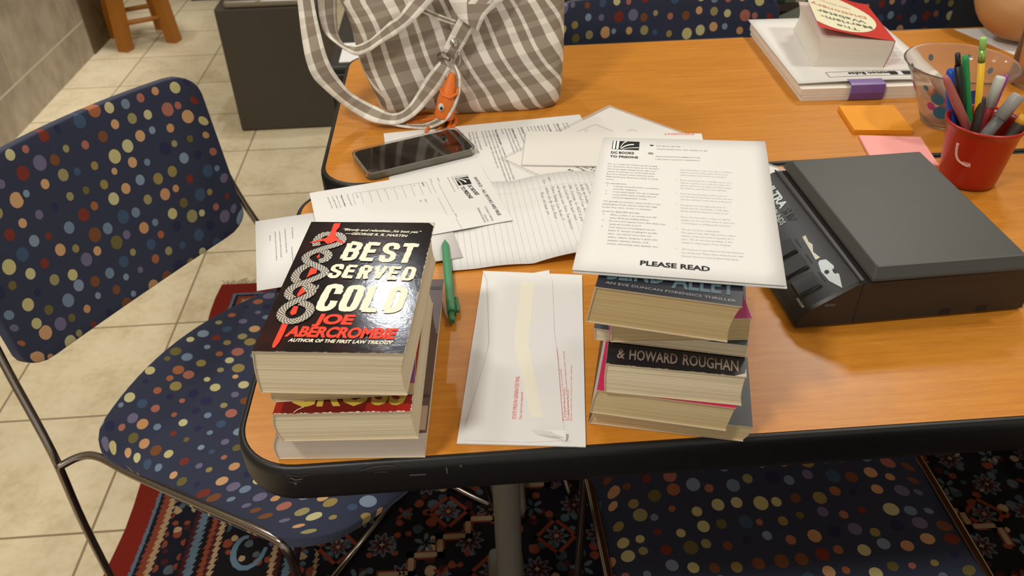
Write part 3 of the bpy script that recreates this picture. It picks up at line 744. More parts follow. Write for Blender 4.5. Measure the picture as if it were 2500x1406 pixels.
S = [((1.30, 1.05, 0.50), (0.165, 0.135)), ((1.30, 1.05, 0.68), (0.155, 0.125)), ((1.30, 1.00, 0.86), (0.175, 0.135)), ((1.30, 0.98, 0.985), (0.15, 0.105)), ((1.30, 0.97, 1.04), 0.07), ((1.14, 0.985, 1.00), 0.078), ((1.115, 0.965, 0.93), 0.066), ((1.46, 0.985, 1.00), 0.078), ((1.485, 0.955, 0.93), 0.066)]
skinned('shirt', S, [(0, 1), (1, 2), (2, 3), (3, 4), (3, 5), (5, 6), (3, 7), (7, 8)], M['shirt_black'], t)
T_ = [((1.30, 1.05, 0.49), (0.17, 0.135)), ((1.215, 0.96, 0.49), 0.10), ((1.21, 0.64, 0.505), 0.076), ((1.21, 0.635, 0.25), 0.064), ((1.21, 0.66, 0.10), 0.056), ((1.385, 0.96, 0.49), 0.10), ((1.39, 0.64, 0.505), 0.076), ((1.39, 0.635, 0.25), 0.064), ((1.39, 0.66, 0.10), 0.056)]
skinned('trousers', T_, [(0, 1), (1, 2), (2, 3), (3, 4), (0, 5), (5, 6), (6, 7), (7, 8)], M['shirt_black'], t)
bm = new(); bmesh.ops.create_uvsphere(bm, u_segments=24, v_segments=16, radius=1.0)
for v in bm.verts: v.co = Vector((1.30 + v.co.x * 0.088, 0.962 + v.co.y * 0.10, 1.225 + v.co.z * 0.088))
bmesh.ops.delete(bm, geom=[v for v in bm.verts if v.co.y < 0.90 and v.co.z < 1.26], context='VERTS')
obj('hair', bm, M['hair_brown'], t, smooth=True)
for sx in (-0.03, 0.03):
    bm = new(); r = bmesh.ops.create_uvsphere(bm, u_segments=12, v_segments=8, radius=0.009); bmesh.ops.translate(bm, verts=r['verts'], vec=(1.30 + sx, 0.866, 1.185)); obj('eye', bm, M['near_black'], t)

bm = new(); add_tube(bm, [(1.30, 0.868, 1.19), (1.30, 0.852, 1.155), (1.30, 0.862, 1.148)], [0.006, 0.012, 0.009], 10); obj('nose', bm, M['skin'], t)
bm = new(); add_tube(bm, [(1.28, 0.868, 1.118), (1.30, 0.862, 1.116), (1.32, 0.868, 1.118)], [0.003, 0.006, 0.003], 8); obj('mouth', bm, flat('lips', (150, 84, 66), 0.5), t)

# ================================================================ books
TZ = 0.74
def book(name, label, group, TL, TR, BL, length, cover, pages_m, spine_col=None, fore=0.004, spine=0.003, back_col=None, art=None, mats=(), lean_y=0.0):
    """TL, TR: near corners of the front cover; BL: near spine corner of the back cover (world points)"""
    x = Vector((TR.x - TL.x, TR.y - TL.y, 0)); wd = x.length; x = x / wd; y = Vector((-x.y, x.x, 0))
    z0, z1 = BL.z, TL.z; th = z1 - z0; sh = (BL - TL).dot(x)           # shift of the back cover along x
    sh = max(-0.016, min(0.016, sh))
    ct = 0.0007
    t = thing(name, label, 'book', TL + x * wd / 2 + y * length / 2 + Vector((0, 0, -th)), group)
    def P(a, b, c): return TL + x * a + y * b + Vector((0, 0, c - th))  # c is height above the back cover
    N = 8
    def lx(q): return sh * (1 - q) + spine * math.sin(PI * q) * -1.0 + 0.0
    def rx(q): return wd + sh * (1 - q) - fore * math.sin(PI * q)
    # pages
    bm = new(); prof = [(lx(k / N) + ct, ct + (th - 2 * ct) * k / N) for k in range(N + 1)] + [(rx(k / N) - 0.0006, ct + (th - 2 * ct) * k / N) for k in range(N, -1, -1)]
    a = [bm.verts.new(P(p[0], 0.0010, p[1])) for p in prof]; b = [bm.verts.new(P(p[0], length - 0.001, p[1])) for p in prof]; n = len(prof)
    bm.faces.new(a); bm.faces.new(b)
    for k in range(n): f = bm.faces.new((a[k], a[(k + 1) % n], b[(k + 1) % n], b[k])); f.smooth = False
    obj('pages', bm, pages_m, t)
    # cover: back board, spine and front board in one wrap
    bm = new()
    outer = [(rx(0) , 0)] + [(lx(k / N), th * k / N) for k in range(N + 1)] + [(wd, th)]
    inner = [(rx(0) , ct)] + [(lx(k / N) + ct, ct + (th - 2 * ct) * k / N) for k in range(N + 1)] + [(wd, th - ct)]
    loop = outer + inner[::-1]; n = len(loop)
    a = [bm.verts.new(P(p[0], 0, p[1])) for p in loop]; b = [bm.verts.new(P(p[0], length, p[1])) for p in loop]
    for k in range(n):
        f = bm.faces.new((a[k], a[(k + 1) % n], b[(k + 1) % n], b[k])); f.material_index = 0 if (k == N + 1 or k >= len(outer)) else 1
        if k >= len(outer): f.material_index = 2
    m = len(outer)
    for ends in (a, b):
        for k in range(m - 1): f = bm.faces.new((ends[k], ends[k + 1], ends[n - 2 - k], ends[n - 1 - k])); f.material_index = 2
    bmesh.ops.recalc_face_normals(bm, faces=bm.faces)
    if art: art(bm, P, wd, length, th)
    obj('cover', bm, [cover, spine_col or cover, M['cover_core']] + list(mats), t, recalc=False)
    return t

# ---- left stack, bottom to top
flat('cover_core', (206, 190, 160), 0.8)
flat('cover_brown', (96, 74, 68), 0.35, var=0.1, vscale=30); flat('cover_spine_dark', (46, 40, 40), 0.4); flat('print_white', (236, 232, 220), 0.5); flat('print_dusk', (60, 46, 46), 0.4); flat('cover_tan', (176, 148, 128), 0.4)
def art_brown(bm, P, wd, L, th):
    z = th + 0.0002
    add_poly(bm, [P(0.004, L - 0.012, z), P(wd - 0.001, L - 0.012, z), P(wd - 0.001, L - 0.017, z), P(0.004, L - 0.017, z)], 4)
    add_poly(bm, [P(0.004, 0.003, z), P(wd - 0.001, 0.003, z), P(wd - 0.001, 0.030, z), P(0.004, 0.030, z)], 5)
    add_poly(bm, [P(0.004, 0.040, z), P(wd - 0.001, 0.040, z), P(wd - 0.001, 0.043, z), P(0.004, 0.043, z)], 4)
    put_text(bm, 'THE FIRE', P(0.030, 0.096, th), P(0.104, 0.096, th), 0.016, 3, bold=0.03)
    add_poly(bm, [P(0.08, L - 0.05, z), P(wd - 0.012, L - 0.07, z), P(wd - 0.03, L - 0.09, z), P(0.08, L - 0.085, z)], 4)
book('paperback_book', 'large brown-covered paperback at the bottom of the left stack', 'paperbacks in the left stack', V(0.0374,0.0058,0.7688), V(0.1558,-0.0026,0.7688), V(0.0344,0.0107,0.7404), 0.205, M['cover_brown'], M['pages_grey'], M['cover_spine_dark'], art=art_brown, mats=[M['print_white'], M['print_dusk'], M['cover_tan']], fore=0.001)
flat('cover_red', (150, 34, 26), 0.35, var=0.15, vscale=25); flat('print_gold', (196, 168, 70), 0.4); flat('print_blood', (104, 20, 16), 0.35)
def art_cross(bm, P, wd, L, th):
    z = th + 0.00015
    add_poly(bm, [P(0.006, 0.0005, z), P(wd * 0.66, 0.0005, z), P(wd * 0.70, 0.05, z), P(0.006, 0.05, z)], 4)
    put_text(bm, 'CROSS', P(0.010, 0.0085, th), P(0.100, 0.0085, th), 0.030, 3, lift=0.0004, bold=0.03, rough=0.0003)
    put_text(bm, 'JAMES PATTERSON', P(0.012, 0.120, th), P(0.098, 0.120, th), 0.016, 3, lift=0.0004)
    add_ribbon(bm, [P(0.016, 0.001, z), P(0.018, 0.004, z), P(0.0225, 0.007, z)], 0.0006, 5, 0.0004)
    wear(bm, [P(0.001 + k * (wd - 0.001) / 90, 0, th) for k in range(91)], P(0, 1, 0) - P(0, 0, 0), 0.0016, 5, lift=0.0004)
    wear(bm, [P(wd, k * 0.001, th) for k in range(40)], P(-1, 0, 0) - P(0, 0, 0), 0.0012, 5, lift=0.0004, seed=3)
book('paperback_book', 'thick red paperback with gold letters, second from the bottom of the left stack', 'paperbacks in the left stack', V(0.0420,-0.0022,0.7992), V(0.1469,-0.0087,0.7992), V(0.0448,-0.0005,0.7693), 0.172, M['cover_red'], M['pages_cream'], M['print_blood'], art=art_cross, mats=[M['print_gold'], M['print_blood'], M['print_white']], fore=0.001)
flat('cover_orange', (200, 92, 54), 0.35, var=0.1); flat('print_purple', (112, 62, 122), 0.35)
def art_thin(bm, P, wd, L, th):
    z = th + 0.0002
    add_poly(bm, [P(0.003, 0.001, z), P(wd, 0.001, z), P(wd, 0.030, z), P(0.003, 0.030, z)], 3)
    add_poly(bm, [P(0.003, 0.058, z), P(wd, 0.058, z), P(wd, 0.060, z), P(0.003, 0.060, z)], 4)
book('paperback_book', 'thin orange and purple paperback just under the black book on the left stack', 'paperbacks in the left stack', V(0.0432,0.0101,0.8112), V(0.1500,0.0093,0.8112), V(0.0421,0.0112,0.7998), 0.176, M['cover_orange'], M['pages_tan'], M['cover_orange'], art=art_thin, mats=[M['print_purple'], M['print_white']], fore=0.0)
flat('print_cream', (240, 232, 208), 0.4, spec=0.25); flat('print_red', (232, 60, 28), 0.4, spec=0.25); flat('edge_wear', (196, 184, 164), 0.7)
BC = [V(0.0861,0.1664,0.8535),V(0.1552,0.1548,0.8535),V(0.0892,0.1597,0.8535),V(0.1433,0.1498,0.8535),V(0.0879,0.1193,0.8535),V(0.1497,0.1094,0.8535),V(0.0799,0.0954,0.8535),V(0.1504,0.0838,0.8535),V(0.0753,0.0528,0.8535),V(0.1422,0.0423,0.8535),V(0.0764,0.0370,0.8535),V(0.1060,0.0328,0.8535),V(0.0573,0.0238,0.8535),V(0.1389,0.0129,0.8535),V(0.0607,0.0171,0.8535),V(0.1372,0.0065,0.8535)]
SN = [[V(0.0665,0.1436,0.8535),V(0.0654,0.1503,0.8535),V(0.0668,0.1572,0.8535),V(0.0711,0.1616,0.8535),V(0.0764,0.1619,0.8535)],
      [V(0.0804,0.1606,0.8535),V(0.0850,0.1584,0.8535),V(0.0879,0.1528,0.8535),V(0.0871,0.1467,0.8535),V(0.0822,0.1429,0.8535),V(0.0750,0.1397,0.8535),V(0.0679,0.1358,0.8535),V(0.0619,0.1313,0.8535),V(0.0594,0.1258,0.8535),V(0.0626,0.1189,0.8535),V(0.0697,0.1134,0.8535),V(0.0764,0.1071,0.8535),V(0.0783,0.1022,0.8535),V(0.0752,0.0978,0.8535),V(0.0694,0.0938,0.8535),V(0.0628,0.0899,0.8535),V(0.0562,0.0860,0.8535),V(0.0527,0.0804,0.8535),V(0.0529,0.0738,0.8535),V(0.0569,0.0690,0.8535)],
      [V(0.0660,0.1360,0.8535),V(0.0722,0.1354,0.8535),V(0.0770,0.1315,0.8535),V(0.0783,0.1264,0.8535),V(0.0761,0.1216,0.8535),V(0.0712,0.1200,0.8535)],
      [V(0.0630,0.1156,0.8535),V(0.0582,0.1105,0.8535),V(0.0551,0.1037,0.8535),V(0.0547,0.0968,0.8535),V(0.0576,0.0919,0.8535)],
      [V(0.0640,0.0875,0.8535),V(0.0689,0.0840,0.8535),V(0.0712,0.0793,0.8535),V(0.0697,0.0736,0.8535),V(0.0647,0.0690,0.8535),V(0.0584,0.0646,0.8535),V(0.0532,0.0594,0.8535),V(0.0507,0.0534,0.8535),V(0.0512,0.0472,0.8535),V(0.0549,0.0421,0.8535),V(0.0602,0.0403,0.8535),V(0.0658,0.0418,0.8535),V(0.0703,0.0461,0.8535),V(0.0725,0.0520,0.8535),V(0.0713,0.0577,0.8535),V(0.0674,0.0616,0.8535),V(0.0633,0.0634,0.8535)]]
DG = [[V(0.0776,0.1768,0.8535),V(0.0790,0.1789,0.8535),V(0.0806,0.1780,0.8535),V(0.0835,0.1786,0.8535),V(0.0836,0.1721,0.8535),V(0.0813,0.1660,0.8535),V(0.0813,0.1570,0.8535),V(0.0836,0.1532,0.8535),V(0.0903,0.1455,0.8535),V(0.0897,0.1438,0.8535),V(0.0825,0.1493,0.8535),V(0.0790,0.1461,0.8535),V(0.0753,0.1453,0.8535),V(0.0719,0.1503,0.8535),V(0.0608,0.1480,0.8535),V(0.0601,0.1494,0.8535),V(0.0733,0.1548,0.8535),V(0.0757,0.1593,0.8535),V(0.0768,0.1673,0.8535)],
      [V(0.0686,0.1265,0.8535),V(0.0705,0.1313,0.8535),V(0.0714,0.1259,0.8535),V(0.0698,0.1239,0.8535)], [V(0.0657,0.1106,0.8535),V(0.0714,0.1081,0.8535),V(0.0712,0.1024,0.8535),V(0.0678,0.1006,0.8535),V(0.0639,0.0966,0.8535)],
      [V(0.0629,0.0876,0.8535),V(0.0662,0.0855,0.8535),V(0.0655,0.0772,0.8535),V(0.0601,0.0709,0.8535),V(0.0596,0.0746,0.8535)], [V(0.0591,0.0596,0.8535),V(0.0626,0.0588,0.8535),V(0.0622,0.0496,0.8535),V(0.0591,0.0478,0.8535),V(0.0572,0.0514,0.8535)],
      [V(0.0535,0.0402,0.8535),V(0.0580,0.0390,0.8535),V(0.0566,0.0281,0.8535),V(0.0544,0.0162,0.8535),V(0.0521,0.0106,0.8535),V(0.0502,0.0110,0.8535),V(0.0500,0.0148,0.8535),V(0.0518,0.0273,0.8535)]]
TAIL = [V(0.0653,0.0873,0.8535),V(0.0648,0.0814,0.8535),V(0.0679,0.0774,0.8535),V(0.0722,0.0785,0.8535),V(0.0748,0.0819,0.8535),V(0.0748,0.0857,0.8535)]
def art_bsc(bm, P, wd, L, th):
    o = [p.copy() for p in BC]
    def T(s, i, h, mi, sh, **k): put_text(bm, s, o[i], o[i + 1], h, mi, lift=0.0004, shear=sh, **k)
    T('“Bloody and relentless...his best yet.”', 0, 0.0037, 3, 0.25, bold=0.022)
    T('—GEORGE R. R. MARTIN', 2, 0.0036, 3, 0.25, bold=0.03)
    for s_, i, h, st in (('BEST', 4, 0.0290, 0.0052), ('SERVED', 6, 0.0195, 0.0038), ('COLD', 8, 0.0345, 0.0060)): block_text(bm, s_, o[i], o[i + 1], h, 3, st)
    T('JOE', 10, 0.0115, 4, 0.10, bold=0.05, res=4); T('ABERCROMBIE', 12, 0.0118, 4, 0.10, bold=0.045, res=4)
    T('AUTHOR OF THE FIRST LAW TRILOGY', 14, 0.0037, 3, 0.2, bold=0.028)
    for k in (2, 3): add_ribbon(bm, catmull(SN[k], 5), 0.0068, 5, 0.00045)
    add_ribbon(bm, catmull(SN[0], 5), 0.0066, 5, 0.0005)
    for d in DG[1:]: add_poly(bm, d, 4, 0.0006)
    add_ribbon(bm, catmull(SN[1], 5), 0.0072, 6, 0.00068); add_ribbon(bm, catmull(SN[1], 5), 0.0064, 5, 0.0007)
    add_ribbon(bm, catmull(SN[4], 5), 0.0072, 6, 0.00074); add_ribbon(bm, catmull(SN[4], 5), 0.0064, 5, 0.00076)
    add_ribbon(bm, catmull(TAIL, 5), [0.0034 - 0.0002 * k * 0.45 for k in range(26)], 5, 0.0008)
    add_poly(bm, DG[0], 4, 0.0008)
    z = th + 0.0003
    wear(bm, [P(wd, k / 90 * L, th) for k in range(91)], P(-1, 0, 0) - P(0, 0, 0), 0.0010, 7)
    wear(bm, [P(k / 60 * wd, 0, th) for k in range(61)], P(0, 1, 0) - P(0, 0, 0), 0.0007, 7, seed=5, floor_=0.0)
    wear(bm, [P(k / 60 * wd, L, th) for k in range(61)], P(0, -1, 0) - P(0, 0, 0), 0.0012, 7, seed=9, floor_=0.0)
    add_poly(bm, [P(wd, L, z), P(wd - 0.006, L, z), P(wd - 0.004, L - 0.002, z), P(wd, L - 0.007, z)], 7)
book('paperback_book', 'glossy black paperback with a snake and red dagger, topmost of the left stack', 'paperbacks in the left stack', V(0.0360,0.0086,0.8535), V(0.1472,-0.0046,0.8535), V(0.0343,0.0128,0.8120), 0.1770, M['gloss_black'], M['pages_cream'], M['gloss_black'], art=art_bsc, mats=[M['print_cream'], M['print_red'], M['snake'], flat('print_black', (18, 15, 16), 0.3), M['edge_wear']], fore=0.003, spine=0.001)

# ---- right stack, bottom to top
flat('cover_black', (26, 27, 30), 0.35); flat('cover_pink', (196, 40, 84), 0.35, var=0.15, vscale=30); flat('spine_pale', (224, 164, 160), 0.5); flat('cover_slate', (70, 84, 92), 0.4, var=0.15); flat('cover_magenta', (224, 108, 180), 0.35, var=0.2, vscale=25); flat('cover_night', (24, 28, 40), 0.35)
flat('print_bluegrey', (74, 98, 108), 0.4); flat('print_bronze', (140, 122, 110), 0.4); flat('print_silver', (150, 150, 148), 0.4); flat('print_green', (92, 112, 100), 0.4); flat('print_darkpink', (120, 24, 50), 0.4)
G2 = 'paperbacks in the right stack'
book('paperback_book', 'black-covered large paperback at the bottom of the right stack', G2, V(0.2933,0.0218,0.7580), V(0.4156,-0.0095,0.7580), V(0.2883,0.0230,0.7404), 0.205, M['cover_black'], M['pages_tan'], M['cover_black'], fore=-0.002, spine=0.0)
def art_pink(bm, P, wd, L, th):
    z = th + 0.0002
    add_poly(bm, [P(0.004, 0.075, z), P(wd, 0.075, z), P(wd, 0.12, z), P(0.004, 0.12, z)], 3)
book('paperback_book', 'bright pink paperback with a pale worn spine, second from the bottom of the right stack', G2, V(0.2927,0.0166,0.7848), V(0.3968,-0.0135,0.7848), V(0.2894,0.0207,0.7585), 0.172, M['cover_pink'], M['pages_tan'], M['spine_pale'], art=art_pink, mats=[M['print_darkpink']], fore=0.0, spine=0.001)
HT = [V(0.3074,0.0190,0.8155),V(0.3132,0.0174,0.8155),V(0.3167,0.0163,0.8155),V(0.3526,0.0075,0.8155),V(0.3565,0.0065,0.8155),V(0.3967,-0.0052,0.8155)]
def art_how(bm, P, wd, L, th):
    put_text(bm, '&', HT[0], HT[1], 0.0122, 3, lift=0.0003, bold=0.014); put_text(bm, 'HOWARD', HT[2], HT[3], 0.0124, 3, lift=0.0003, bold=0.014); put_text(bm, 'ROUGHAN', HT[4], HT[5], 0.0128, 3, lift=0.0003, bold=0.014)
    z = th + 0.0002
    wear(bm, [P(k * wd / 70, 0, th) for k in range(71)], P(0, 1, 0) - P(0, 0, 0), 0.0012, 4, seed=4, floor_=0.0)
    add_poly(bm, [P(wd, 0, z), P(wd, 0.010, z), P(wd - 0.001, 0.004, z), P(wd - 0.009, 0.0, z)], 4)
book('paperback_book', 'black paperback with big grey author lettering, third from the bottom of the right stack', G2, V(0.2982,0.0132,0.8155), V(0.4010,-0.0117,0.8155), V(0.3000,0.0191,0.7854), 0.176, M['cover_black'], M['pages_cream'], M['cover_black'], art=art_how, mats=[M['print_bronze'], M['edge_wear']], fore=0.001, spine=0.001)
book('paperback_book', 'thin slate-blue paperback in the middle of the right stack, jutting out to the left', G2, V(0.2925,0.0419,0.8280), V(0.4066,0.0098,0.8280), V(0.2944,0.0443,0.8161), 0.178, M['cover_slate'], M['pages_cream'], M['cover_slate'], fore=0.0, spine=0.0)
def art_mag(bm, P, wd, L, th):
    z = th + 0.0002
    add_poly(bm, [P(0.003, 0.030, z), P(wd, 0.034, z), P(wd, 0.06, z), P(0.003, 0.06, z)], 3)
book('paperback_book', 'magenta and green paperback with brown pages, second from the top of the right stack', G2, V(0.3016,0.0231,0.8500), V(0.4082,0.0159,0.8500), V(0.3029,0.0242,0.8286), 0.172, M['cover_magenta'], M['pages_brown'], M['cover_magenta'], art=art_mag, mats=[M['print_green']], fore=0.0, spine=0.0)
BT = [V(0.2980,0.0292,0.8852),V(0.3386,0.0185,0.8852),V(0.3425,0.0139,0.8852),V(0.3864,0.0002,0.8852),V(0.2958,0.0234,0.8852),V(0.3837,-0.0077,0.8852)]
def art_blind(bm, P, wd, L, th):
    put_text(bm, 'BLIND', BT[0], BT[1], 0.020, 3, lift=0.0003, bold=0.025); put_text(bm, 'ALLEY', BT[2], BT[3], 0.020, 3, lift=0.0003, bold=0.025)
    put_text(bm, 'AN EVE DUNCAN FORENSICS THRILLER', BT[4], BT[5], 0.0028, 4, lift=0.0003)
book('paperback_book', 'dark blue-black paperback under the printed handout, topmost of the right stack', G2, V(0.2878,0.0203,0.8852), V(0.3866,-0.0131,0.8852), V(0.2856,0.0316,0.8512), 0.172, M['cover_night'], M['pages_brown'], M['cover_night'], art=art_blind, mats=[M['print_bluegrey'], M['print_silver']], fore=0.002, spine=0.0)

# ================================================================ sheets of paper
def sheet_mesh(bm, c, th, nx=1, ny=1, h=None, mi=0):
    """c: near-left, near-right, far-right, far-left corners of the top face; h(s,t): lift"""
    def pt(s, t): return (c[0] * (1 - s) + c[1] * s) * (1 - t) + (c[3] * (1 - s) + c[2] * s) * t + Vector((0, 0, h(s, t) if h else 0))
    G = [[bm.verts.new(pt(i / nx, j / ny)) for i in range(nx + 1)] for j in range(ny + 1)]
    B = [[bm.verts.new(G[j][i].co - Vector((0, 0, th))) for i in range(nx + 1)] for j in range(ny + 1)]
    fs = []
    for j in range(ny):
        for i in range(nx):
            fs.append(bm.faces.new((G[j][i], G[j][i + 1], G[j + 1][i + 1], G[j + 1][i]))); fs.append(bm.faces.new((B[j][i], B[j + 1][i], B[j + 1][i + 1], B[j][i + 1])))
    ring = [(0, i) for i in range(nx)] + [(j, nx) for j in range(ny)] + [(ny, i) for i in range(nx, 0, -1)] + [(j, 0) for j in range(ny, 0, -1)]
    for k in range(len(ring)):
        a, b = ring[k], ring[(k + 1) % len(ring)]
        fs.append(bm.faces.new((B[a[0]][a[1]], B[b[0]][b[1]], G[b[0]][b[1]], G[a[0]][a[1]])))
    for f in fs: f.material_index = mi; f.smooth = nx > 1
    return pt
class Page:
    """text layout on a page: o is its top left, r the reading direction"""
    def __init__(s, bm, o, r, warp=None): s.bm = bm; s.o = Vector(o); s.r = Vector((r[0], r[1], 0)).normalized(); s.d = Vector((s.r.y, -s.r.x, 0)); s.warp = warp
    def at(s, x, y): return s.o + s.r * x + s.d * y
    def line(s, x, y, txt, h, mi=1, cond=0.95, width=None, **k):
        vs, fs = text_geom(txt, k.get('bold', 0.0), k.get('res', 1)); k.setdefault('res', 1)
        if not vs: return 0
        L = width if width else (max(v[0] for v in vs) - min(v[0] for v in vs)) * h / CAP * cond
        put_text(s.bm, txt, s.at(x, y), s.at(x + L, y), h, mi, warp=s.warp, up=-s.d, **k); return L
    def rule(s, x0, y0, x1, y1, wd=0.0003, mi=1, n=1):
        for k in range(n):
            a, b = s.at(x0 + (x1 - x0) * k / n, y0 + (y1 - y0) * k / n), s.at(x0 + (x1 - x0) * (k + 1) / n, y0 + (y1 - y0) * (k + 1) / n)
            if s.warp: a, b = s.warp(a), s.warp(b)
            add_line(s.bm, a, b, wd, mi)
def rect_c(o, r, w, h, z=None):
    """corners near-left.. for a page with top-left o, reading direction r"""
    r = Vector((r[0], r[1], 0)).normalized(); d = Vector((r.y, -r.x, 0)); o = Vector(o)
    return [o + d * h, o + d * h + r * w, o + r * w, o.copy()]
def logo(bm, o, xd, yd, w, h, dark, light, lift=0.0002):
    """book-shaped emblem: two upright white spines and fanned white pages on black"""
    P = lambda a, b, l: o + xd * (a * w) + yd * (b * h) + Vector((0, 0, l))
    add_poly(bm, [P(0, 0, lift), P(1, 0, lift), P(1, 1, lift), P(0, 1, lift)], dark)
    l2 = lift + 0.00015
    for a in (0.03, 0.16): add_poly(bm, [P(a, 0.0, l2), P(a + 0.085, 0.0, l2), P(a + 0.085, 0.97, l2), P(a, 0.97, l2)], light)
    def fan(a0, b0, a1, b1, c1, w0, w1):
        pts = []; n = 10
        for k in range(n + 1):
            q = k / n; x = a0 + (a1 - a0) * q; y = b0 + (b1 - b0) * (1 - (1 - q) ** c1); pts.append((x, y, w0 + (w1 - w0) * q))
        up = [P(x, min(1, y + ww), l2) for x, y, ww in pts]; dn = [P(x, max(0, y - ww), l2) for x, y, ww in pts]
        for k in range(n): f = bm.faces.new([bm.verts.new(p) for p in (dn[k], dn[k + 1], up[k + 1], up[k])]); f.material_index = light
    fan(0.30, 0.15, 0.52, 0.92, 2.2, 0.10, 0.05); fan(0.34, 0.10, 0.80, 0.62, 2.4, 0.08, 0.06); fan(0.40, 0.04, 0.99, 0.26, 2.2, 0.03, 0.04)

INK = [M['ink'], M['ink_grey'], M['ink_pale'], M['ink_red'], M['rule_line'], M['crease'], M['glue']]   # slots 1..7
# printed instruction letter under the phone
A = V(0.364, 0.624, TZ + 0.0006); r = (0.107, -0.994)
bm = new(); sheet_mesh(bm, rect_c(A, r, 0.2159, 0.2794), 0.0004)
pg = Page(bm, A + V(0, 0, 0), r)
body = [(0.021, '', 'First and foremost: write a short note if you can, because'), (0, '', 'the only way they will know is if you tell them.'), (0.0035, "Want a month's supply?", ''), (0, '', 'If you are unsure please ask one of the long term volunteers.'),
        (0.0035, 'See our shelves', ' for the right kinds of books and'), (0, '', 'come in, even when it is late in the evening to'), (0, '', 'help fill a request of the right kind and check the'), (0, '', 'eligible list on the wall in the back of the room'), (0, '', '(in the binder) before you begin to pack. You may'), (0, '', 'please do not re-use damaged envelopes when they are'), (0, '', 'not available.'),
        (0.0035, 'Restrictions:', ' on the envelope must be checked; they'), (0, '', 'can write again and must be included in'), (0.0035, 'Condition of books:', ' Just because a book is not'), (0, '', 'almost new not something we check for is one'), (0, '', 'and books that look new. If in doubt leave it out or ask'), (0, '', 'prisoners.'),
        (0.0035, 'Every package must include', ' a completely filled out program information note. Include'), (0, '', 'if it is only for one of the packages. Names are important to the prisoner. It lets them to'), (0, '', 'acknowledge them. Do not include religious references unless they have indicated. Include'),
        (0, '', 'the first name or a prisoner number. Please put your name to the'), (0, '', 'let us know in to be written.'), (0.0035, '', 'Your packages must fit within the'), (0, '', 'refers to ALL packages sent by us with'), (0, '', 'the small stamp.'), (0.0035, '', 'Your package can'), (0, '', 'or weigh more'), (0, '', 'further added it.'), (0, '', '(2.2 lb of us'), (0, '', 'Mark each box'), (0, '', 'and shelf it by'), (0, '', 'in a few days'), (0, '', 'and it keeps'), (0, '', "don't give")]
y = 0.0
for gap, bold, txt in body:
    y += gap + 0.0049; x = 0.023; L = 0
    if bold: L = pg.line(x, y, bold, 0.0027, 1, cond=1.12, bold=0.018); pg.rule(x, y + 0.0006, x + L, y + 0.0006, 0.0002)
    if txt: pg.line(x + L + (0.002 if L else 0), y, txt.strip(), 0.0027, 2, cond=1.12)
tag(obj('printed_letter', bm, [M['paper']] + INK, base=(0.24, 0.5, TZ), recalc=False), 'printed instruction sheet lying under the phone and in front of the plaid bag', 'paper')

# laminated sheet, turned like a diamond
LT, LL, LR = V(0.4113,0.6416,0.7412), V(0.2485,0.4993,0.7412), V(0.5909,0.4344,0.7412)
t = thing('laminated_sheet', 'laminated white sheet turned like a diamond with clear edges, half under the blank envelope', 'paper', LT)
LB = LL + LR - LT
bm = new(); cx = (LT + LB) / 2
film = [cx + (p - cx) * 1.05 for p in (LL, LB, LR, LT)]
flat('clear_film', (228, 224, 218), 0.15, alpha=0.35, spec=0.6)
sheet_mesh(bm, [p + V(0, 0, -0.0004) for p in film], 0.0003); obj('film', bm, M['clear_film'], t, recalc=False)
bm = new(); sheet_mesh(bm, [LL, LB, LR, LT], 0.0002)
xd = (LT - LL).normalized()
pg = Page(bm, LT, (LR - LT).normalized())                        # reading along the upper right side
for k in range(2): pass
f0, f1 = V(0.3258,0.4609,0.7412), V(0.3483,0.4361,0.7412)
put_text(bm, 'If NO Condi-', f0, f1, 0.0042, 1, bold=0.03, shear=0.2)
for a, b, s in ((V(0.3330,0.4721,0.7412), V(0.3572,0.4435,0.7412), 'if some drugs have not'), (V(0.3392,0.4715,0.7412), V(0.3598,0.4540,0.7412), 'and not" are'), (V(0.3481,0.4705,0.7412), V(0.3637,0.4589,0.7412), 'staying in')): put_text(bm, s, a, b, 0.0036, 1, bold=0.01)
for a, b in ((V(0.3522,0.5674,0.7412), V(0.3808,0.5875,0.7412)), (V(0.3808,0.5875,0.7412), V(0.4026,0.5630,0.7412)), (V(0.3634,0.5662,0.7412), V(0.3689,0.5732,0.7412)), (V(0.4215,0.5609,0.7412), V(0.4288,0.5665,0.7412)), (V(0.4288,0.5665,0.7412), V(0.4348,0.5594,0.7412))): add_line(bm, a, b, 0.0005, 2)
obj('paper', bm, [M['paper_warm']] + INK, t, recalc=False)

# blank envelope under the handout, red stamp on its far end
EA, EB = V(0.2832,0.5740,0.7430), V(0.5195,0.5398,0.7430)
ex = (EB - EA).normalized(); ey = Vector((ex.y, -ex.x, 0)); ewd = (V(0.2646,0.4784,0.7430) - EA).length
c4 = [EA + ey * ewd, EA + ey * ewd + ex * 0.2381, EA + ex * 0.2381, EA]
t = thing('envelope', 'blank white envelope lying over the laminated sheet, its right end under the handout', 'envelope', EA, 'long white envelopes')
bm = new(); sheet_mesh(bm, c4, 0.0012)
put_text(bm, 'INDIGENT', V(0.5085,0.5411,0.7430), V(0.4682,0.5468,0.7430), 0.0055, 4, bold=0.01)
add_line(bm, c4[3], c4[0], 0.0006, 6); add_line(bm, c4[0], c4[1], 0.0006, 6)
obj('body', bm, [M['paper_warm']] + INK, t, recalc=False)

